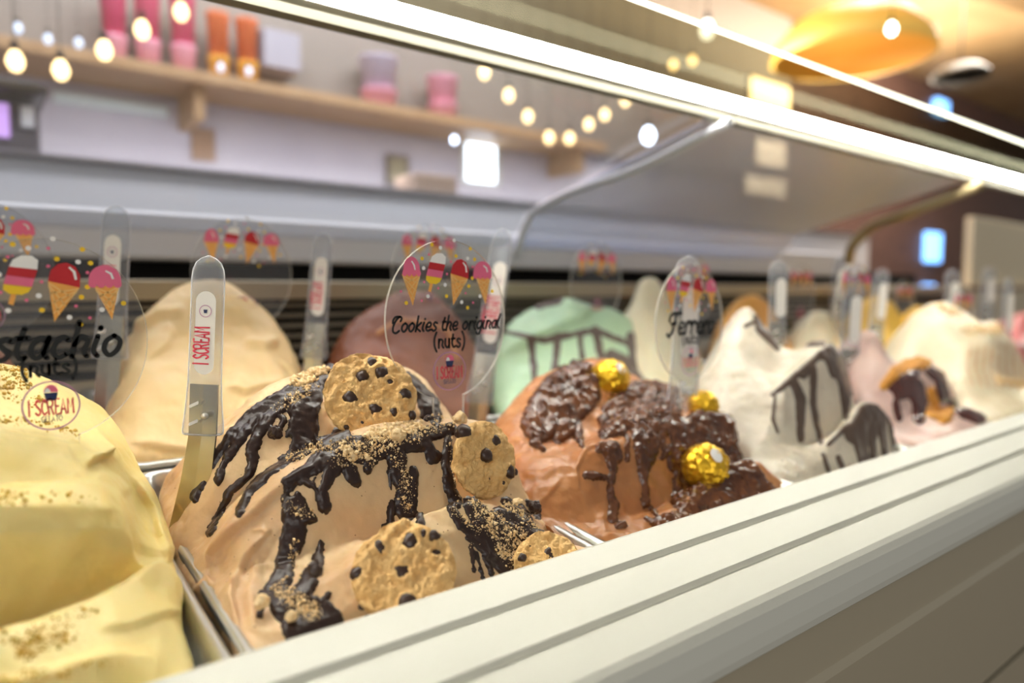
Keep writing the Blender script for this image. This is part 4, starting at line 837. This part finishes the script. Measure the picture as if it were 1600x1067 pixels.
sign(1082, 455, 4.4, 'clear round sign behind the brown gelato sign, only its top showing', stem=.3)
sign(1250, 460, 4.4, 'clear round sign behind the white flecked gelato', stem=.3)
sign(1335, 478, 2.75, 'clear round sign behind the second peaked handle, over the pale pink gelato', stem=.4)
sign(1412, 478, 4.4, 'clear round sign beside the yellow gelato, far along the case', stem=.3)
sign(1502, 500, 2.8, 'clear round sign on the white caramel gelato at the far end', stem=.3)

# ------------------------------------------------------------------ spatulas
def spatula(top, bot, tip, Y, label, wpx, text=False, Yt=None, metal=True, turn=0.0):
    """clear rounded handle from top to bot (px), steel blade on to tip; wpx handle width in px at its top"""
    A, B, Cc = PY(*top, Yt or Y), PY(*bot, Y), PY(*tip, Y); root = empty('gelato_spatula', W(B), label, 'spatula', 'gelato spatulas')
    dep = PY(*top, Y)@F3; hw = wpx/2*dep/FPX; o = W(B); ax = (A-B); Ln = np.linalg.norm(ax); ax = ax/Ln
    r_ = _R-ax*(_R@ax); r_ /= np.linalg.norm(r_); f_ = np.cross(ax, r_); 
    if f_@F3 > 0: f_ = -f_
    c, s = math.cos(turn), math.sin(turn); r_, f_ = r_*c+f_*s, f_*c-r_*s
    prof = [(0, 1.22), (.02, 1.25), (.06, 1.22), (.12, 1.15), (.2, 1.08), (.3, 1.02), (.45, 1.0), (.7, 1.0), (.86, 1.0), (.92, .93), (.96, .74), (.985, .45), (1, .05)]
    V, Fc, n = [], [], 20
    for t, k in prof:
        for j in range(n):
            a = 2*math.pi*j/n; ca, sa = math.cos(a), math.sin(a); ca = math.copysign(abs(ca)**.75, ca); sa = math.copysign(abs(sa)**.75, sa)
            V.append((ax*Ln*t+r_*hw*k*ca+f_*hw*.62*k*sa)*S)
    for i in range(len(prof)-1):
        for j in range(n): Fc.append((i*n+j, i*n+(j+1) % n, (i+1)*n+(j+1) % n, (i+1)*n+j))
    Fc += [tuple(range(n))[::-1], tuple(range((len(prof)-1)*n, len(prof)*n))]
    meshobj('handle', V, Fc, M['plastic'], root)
    # white tag sealed in the handle
    tw, t0, t1 = hw*.62, .34, .80; pts = arcpts(0, 0, tw, tw, 0, 180, 10); mid = lambda x, z: tuple((ax*z+r_*(x+hw*.18)+f_*hw*.64)*S)
    ol = [(a, Ln*t1-tw+b) for a, b in pts]+[(-a, Ln*t0+tw-b) for a, b in pts]
    tg = meshobj('tag', [mid(*p) for p in ol], [tuple(range(len(ol)))], M['tag'], root, smooth=False)
    if text:
        V, Fc = lettering(['I',' ','S','CC','R','E','A','M'], width=Ln*.20, slant=0, pen=.22, fx=.8)
        up = lambda v: tuple((ax*(Ln*.5+v[0])+r_*(hw*.18-v[1]*1.25)+f_*hw*.68)*S)
        meshobj('tag_lettering', [up(v) for v in V], Fc, M['logo_red'], tg, smooth=False)
        a = arcpts(0, 0, tw*.62, tw*.62, 0, 352, 30); b = arcpts(0, 0, tw*.54, tw*.54, 0, 352, 30)
        up2 = lambda v: tuple((ax*(Ln*.69+v[1])+r_*(hw*.18+v[0])+f_*hw*.68)*S)
        meshobj('tag_ring', [up2(v) for v in a+b], [(i, (i+1) % 30, 30+(i+1) % 30, 30+i) for i in range(30)], M['mauve'], tg, smooth=False)
        meshobj('tag_cupcake', [up2(v) for v in [(-tw*.2,tw*.15),(tw*.2,tw*.15),(tw*.14,-tw*.2),(-tw*.14,-tw*.2)]], [(0, 1, 2, 3)], M['navy'], tg, smooth=False)
    # blade: runs up inside the foot of the handle
    d = Cc-B; V, Fc = [], []; ts = ([(-.28*Ln/np.linalg.norm(d), .88)] if metal else [])+[(0, .86), (.25, .88), (.6, .95), (1, 1.15), (1.3, 1.3)]
    for t, k in ts:
        c0 = d*t if t >= 0 else ax*(-t)*np.linalg.norm(d)
        for sx, sy in ((-1, -1), (0, -1.6), (1, -1), (1, 1), (0, .4), (-1, 1)): V.append((c0+r_*hw*k*sx-f_*hw*.10*sy)*S)
    for i in range(len(ts)-1):
        for j in range(6): Fc.append((i*6+j, i*6+(j+1) % 6, (i+1)*6+(j+1) % 6, (i+1)*6+j))
    Fc += [tuple(range(6))[::-1], tuple(range((len(ts)-1)*6, len(ts)*6))]
    bl = meshobj('blade', V, Fc, M['blade'], root, smooth=False)
    for tz in (.07, .17):
        ca, sa = hw*.26, hw*.10; pts = [(-ca, -sa*2), (ca, sa*.6), (ca*1.1, sa*2), (ca*.9, sa*2.6), (-ca, 0), (-ca*1.15, -sa)]
        meshobj('moulded_bar', [(ax*(Ln*tz+b)+r_*(a-hw*.3)+f_*hw*.72)*S for a, b in pts], [tuple(range(6))], M['tag'], root, smooth=False)
    bv, bf = ico(2); meshobj('rivet', bv*hw*.22*S+(ax*Ln*.11+r_*hw*.35+f_*hw*.62)*S, bf, M['steel'], root)
    return root
spatula((327,399), (317,678), (300,800), 2.78, 'tall clear handled spatula standing at the left of the coffee gelato', 50, True)
spatula((183,320), (172,560), (160,700), 4.3, 'clear handled spatula behind the pistachio sign', 42, True)
spatula((506,364), (490,560), (478,680), 4.2, 'clear handled spatula between the custard and dark chocolate gelatos', 32, True)
spatula((788,356), (748,630), (742,700), 3.6, 'clear handled spatula behind the right edge of the sign reading Cookies the original', 34, True)
spatula((1076,400), (1066,640), (1064,740), 2.62, 'clear handled spatula behind the stem of the sign on brown gelato', 40, metal=False)
spatula((1216,408), (1213,540), (1212,600), 2.95, 'clear handled spatula over the white flecked gelato peak', 26)
spatula((1313,402), (1308,500), (1306,560), 4.3, 'slim clear handled spatula left of the yellow gelatos', 20)
spatula((1334,430), (1325,590), (1322,640), 2.7, 'clear handled spatula above the pale pink gelato', 28)
spatula((1379,419), (1366,540), (1362,580), 3.4, 'clear handled spatula tilted in front of the first yellow gelato', 22)
spatula((1488,421), (1484,520), (1482,560), 3.3, 'clear handled spatula behind the white caramel gelato', 22)
spatula((1546,418), (1540,500), (1538,540), 4.2, 'clear handled spatula farthest back at the end of the case', 18)
spatula((1576,434), (1570,560), (1568,610), 2.6, 'thin clear handled spatula on the white caramel gelato', 16)

# ------------------------------------------------------------------ behind the case
def at(u, v, Y=BW-.1): return W(PY(u, v, Y))
def slab(name, u0, v0, u1, v1, Y, depth, m, label=None, cat=None, group=None, parent=None, bevel=0):
    """a box whose front face spans two picked corners at depth Y"""
    a, b = PY(u0, v0, Y), PY(u1, v1, Y); lo = np.array([min(a[0], b[0]), Y, min(a[2], b[2])]); hi = np.array([max(a[0], b[0]), Y+depth, max(a[2], b[2])])
    base = W(((lo[0]+hi[0])/2, Y+depth/2, lo[2])); off = base if parent is None else np.array(parent['at'][:])
    o = box(name, W(lo), W(hi), m, parent, bevel, off)
    if parent is None: o.location = tuple(base); o['at'] = [float(x) for x in base]
    if label: tag(o, label, cat, group)
    return o
zc = PY(400, 290, BW)[2]
# back counter below the wall, wooden wall shelf on brackets with jars and tubs
bc = empty('back_counter', W((9, BW-1.6, ZF)), 'pale back counter with a dark edged worktop along the rear wall', 'counter')
bco = W((9, BW-1.6, ZF))
wbox('counter_body', (-13, BW-3.0, ZF), (21, BW-.2, zc-.36), M['shelf_face'], bc, 0, bco)
wbox('worktop', (-13, BW-3.1, zc-.36), (21, BW-.2, zc-.28), mat('dark_worktop', (110, 106, 110), .4), bc, .01, bco)
zs = PY(400, 128, BW-1.2)[2]
sh = empty('wall_shelf', W((9, BW-.6, zs)), 'long light wooden wall shelf holding pink tubs', 'shelf'); sho = W((9, BW-.6, zs))
wbox('shelf_board', (-13, BW-1.3, zs-.18), (11.8, BW, zs), M['wood'], sh, .004, sho)
for x in (-2, 3.0, 11.2):
    wbox('shelf_bracket', (x-.08, BW-1.1, zs-.7), (x+.08, BW, zs-.18), M['wood'], sh, 0, sho)
def shelf_y(u, v): return at(u, v, BW-.8)
M['tubpink'] = mat('pink_tub', (222, 92, 130), .5); M['tubpale'] = mat('pale_pink_tub', (238, 170, 190), .5); M['cupyel'] = mat('yellow_cup', (240, 180, 70), .5); M['cupor'] = mat('orange_cup', (226, 120, 70), .5)
def tub(u, wpx, toppx, label, group, m1, m2):
    base = PY(u, 0, BW-.7)[0]; r = wpx/2*(PY(u, 60, BW-.7)@F3)/FPX; h = PY(u, toppx, BW-.7)[2]-zs; o = empty('paper_tub_stack', W((base, BW-.7, zs)), label, 'tub', group)
    lathe('lower_tub', [(r*.8*S, 0), (r*S, h*.34*S), (r*1.05*S, h*.35*S), (r*1.05*S, h*.38*S), (r*.2*S, h*.38*S)], m2, o, 20)
    lathe('upper_tub', [(r*.85*S, h*.38*S), (r*1.05*S, h*.95*S), (r*1.1*S, h*.96*S), (r*1.1*S, h*S), (r*.2*S, h*S)], m1, o, 20)
tub(176, 36, -18, 'tall pink tub, first of three on the wall shelf', 'pink tubs on the wall shelf', M['tubpink'], M['tubpale'])
tub(229, 36, -14, 'tall pink tub, middle of three on the wall shelf', 'pink tubs on the wall shelf', M['tubpink'], M['tubpale'])
tub(284, 36, -8, 'tall pink tub, last of three beside the yellow cups', 'pink tubs on the wall shelf', M['tubpink'], M['tubpale'])
tub(339, 32, 22, 'yellow and orange cup beside the pink tubs', 'yellow cups on the wall shelf', M['cupor'], M['cupyel'])
tub(384, 32, 32, 'yellow and orange cup farther from the pink tubs', 'yellow cups on the wall shelf', M['cupor'], M['cupyel'])
tub(590, 56, 92, 'wide pale lilac tub on the wall shelf near the middle', None, mat('lilac_tub', (196, 188, 206), .5), M['tubpale'])
tub(690, 46, 122, 'small pale pink tub on the wall shelf near the middle', None, M['tubpale'], M['tubpale'])
slab('wall_picture', 299, 198, 337, 253, BW-.06, .06, mat('brown_plaque', (156, 124, 96), .6), 'small brown plaque on the pale rear wall', 'plaque')
slab('grey_box', 412, 42, 470, 112, BW-.9, .7, mat('grey_carton', (170, 166, 176), .6), 'grey carton on the wall shelf', 'box')
# coffee machine at the left
cm = slab('coffee_machine', -60, 150, 66, 268, BW-2.8, 1.6, mat('dark_machine', (84, 80, 86), .4), 'dark coffee machine with black hood at the far left', 'coffee machine', bevel=.01)
slab('hood', -80, 104, 76, 150, BW-3.0, 1.9, mat('black_hood', (34, 32, 34), .4), parent=cm, bevel=.02); slab('purple_screen', -40, 155, 16, 215, BW-2.83, .03, emit('purple_screen', (190, 150, 220), .9), parent=cm); slab('pale_panel', 32, 165, 54, 200, BW-2.83, .03, M['shelf_face'], parent=cm)
slab('light_panel', 84, 142, 262, 182, BW-.1, .1, mat('white_notice_board', (224, 240, 238), .4), 'long white board under the wall shelf', 'board')
pb = slab('picture_frame', 604, 240, 640, 292, BW-.08, .08, mat('dark_frame', (110, 96, 84), .5), 'small framed picture on the rear wall beside the bright window', 'picture'); slab('picture', 609, 246, 635, 286, BW-.1, .03, mat('olive_picture', (150, 140, 110), .6), parent=pb)
slab('wooden_crate', 650, 268, 716, 330, BW-2.4, .8, mat('brown_crate', (160, 136, 118), .6), 'brown wooden crate on the back counter', 'crate', bevel=.01)
wi = slab('window_1', 722, 206, 782, 292, BW-.06, .1, M['rail']); wi['kind'] = 'structure'
slab('lit_pane', 730, 214, 774, 286, BW-.09, .03, emit('daylight_pane', (226, 240, 255), 5.0), parent=wi)
# bulbs and lamps
M['bulb'] = emit('warm_bulb', (255, 214, 150), 4.5); M['cold'] = emit('cold_lamp', (220, 235, 255), 9.0); M['blue'] = emit('blue_sign_tube', (120, 180, 255), 2.2); M['cable'] = mat('black_cable', (40, 36, 32), .6)
def bulb(u, v, Y, label, r=.085, m=None, group='warm pendant bulbs'):
    c = PY(u, v, Y); o = empty('pendant_bulb', W(c), label, 'light bulb', group); r *= S
    lathe('bulb', [(r*.05, -r*1.25), (r*.6, -r*1.0), (r*.95, -r*.3), (r, .2*r), (r*.75, r*.9), (r*.42, r*1.4)], m or M['bulb'], o, 16)
    lathe('socket', [(r*.44, r*1.4), (r*.46, r*2.4), (r*.2, r*2.7)], M['cable'], o, 12)
    lathe('cable', [(r*.06, r*2.7), (r*.06, (ZC-c[2])*S)], M['cable'], o, 6)
BP = [(24,97,'hanging first at the far left, by the dark hood'),(95,111,'low at the left beside the dark hood'),(163,80,'in front of the first pink tub'),(222,48,'in front of the middle pink tub'),(283,20,'in front of the last pink tub'),
 (757,114,'just under the light bar, first of the descending row'),(795,150,'second in the descending row under the light bar'),(825,183,'third in the descending row under the light bar'),(858,216,'lower of the two lowest bulbs, nearer the window'),(890,217,'lowest bulb beside the turn of the row'),
 (920,195,'first bulb rising again after the turn'),(945,180,'second bulb rising again after the turn'),(977,158,'third bulb rising again after the turn'),(1052,102,'lower of two bulbs above the light bar'),(1082,95,'upper of two bulbs above the light bar')]
for k, (u, v, t) in enumerate(BP): bulb(u, v, 9.5+.12*k, 'warm glowing pendant bulb '+t)
for u, v, t in ((28,45,'added for a glass glint left of the pink tubs, first of three'),(75,62,'added for a glass glint left of the pink tubs, second of three'),(123,68,'added for a glass glint left of the pink tubs, third of three'),(345,106,'added for clear glass under the nearer yellow cup'),(389,112,'added for clear glass under the farther yellow cup'),(710,219,'of the round lamp beside the bright window')):  # added glowing spots stand in for glints on glass; the last is a lamp
    bulb(u, v, 11.2, 'small cool white glow '+t, .05, mat('cool_glow', (200, 214, 235), .2, em=1.2 if u < 600 else 9.0, emc=lin((215, 230, 255))), 'small cool spot lamps')
bulb(1013, 213, 10.5, 'larger cool white lamp hanging beside the pale arm', .13, M['cold'], 'small cool spot lamps')
bulb(1105, 48, 8.6, 'white lamp hanging across the glowing glass edge', .13, emit('white_lamp', (255, 250, 235), 3.0), 'lamps above the glass edge')
bulb(1393, 46, 6.8, 'small white lamp inside the golden shade', .09, emit('white_lamp_small', (255, 248, 232), 8.0), 'lamps above the glass edge')
# lit menu boxes and cold tubes on the brown wall
def menu(u0, v0, u1, v1, label):
    o = slab('menu_lightbox', u0, v0, u1, v1, BW-.3, .3, M['brown'], label, 'menu sign', 'lit menu boxes')
    slab('lit_face', u0+3, v0+3, u1-3, v1-3, BW-.33, .03, emit('menu_glow', (255, 226, 176), 3.2), parent=o)
    return o
menu(1172, 116, 1236, 178, 'large warm lit menu box above the light bar'); menu(1180, 212, 1230, 266, 'middle warm lit menu box under the light bar'); menu(1164, 270, 1230, 312, 'lowest warm lit menu box under the light bar')
for u0, v0, u1, v1, t in ((1453,362,1471,410,'tall blue lit tube on the brown wall'),(1448,444,1462,460,'small round blue lamp under the tall blue tube'),(1467,152,1483,182,'blue lamp beside the glowing glass edge')):
    slab('blue_lamp', u0, v0, u1, v1, BW-.25, .25, M['blue'], t, 'lamp', 'blue wall lamps', bevel=.01)
# cream board standing on the far rear deck, pendant shades
slab('menu_board', 1522, 338, 1640, 448, 7.2, .2, mat('cream_board', (226, 214, 184), .6), 'big cream board standing on the far rear ledge', 'board', bevel=.005)
slab('far_counter', 1500, 455, 1900, 500, 7.0, 1.5, mat('cream_counter', (214, 200, 170), .5), 'cream topped far counter under the big cream board', 'counter')
def shade(u, v, Y, r, h, m, label):
    c = PY(u, v, Y); o = empty('pendant_lamp', W(c), label, 'lamp', None); r *= S; h *= S
    lathe('shade', [(r, 0), (r*.97, h*.3), (r*.7, h*.75), (r*.2, h), (r*.18, h), (r*.66, h*.72), (r*.93, h*.3), (r*.96, 0)], m, o, 32)
    lathe('cable', [(.004, h), (.004, (ZC-c[2])*S)], M['cable'], o, 6)
shade(1330, 92, 9.5, 2.0, 1.3, mat('golden_shade', (226, 180, 84), .5, em=.25, emc=lin((240, 190, 90))), 'large golden pendant lamp above the glowing glass edge')
shade(1500, 120, 8.5, .75, .4, mat('dark_shade', (70, 62, 52), .4), 'dark flat pendant lamp at the upper right')
slab('wall_poster', 1542, 100, 1640, 205, BW-.12, .1, mat('cream_poster', (216, 196, 160), .6), 'cream poster under the dark pendant shade', 'poster')
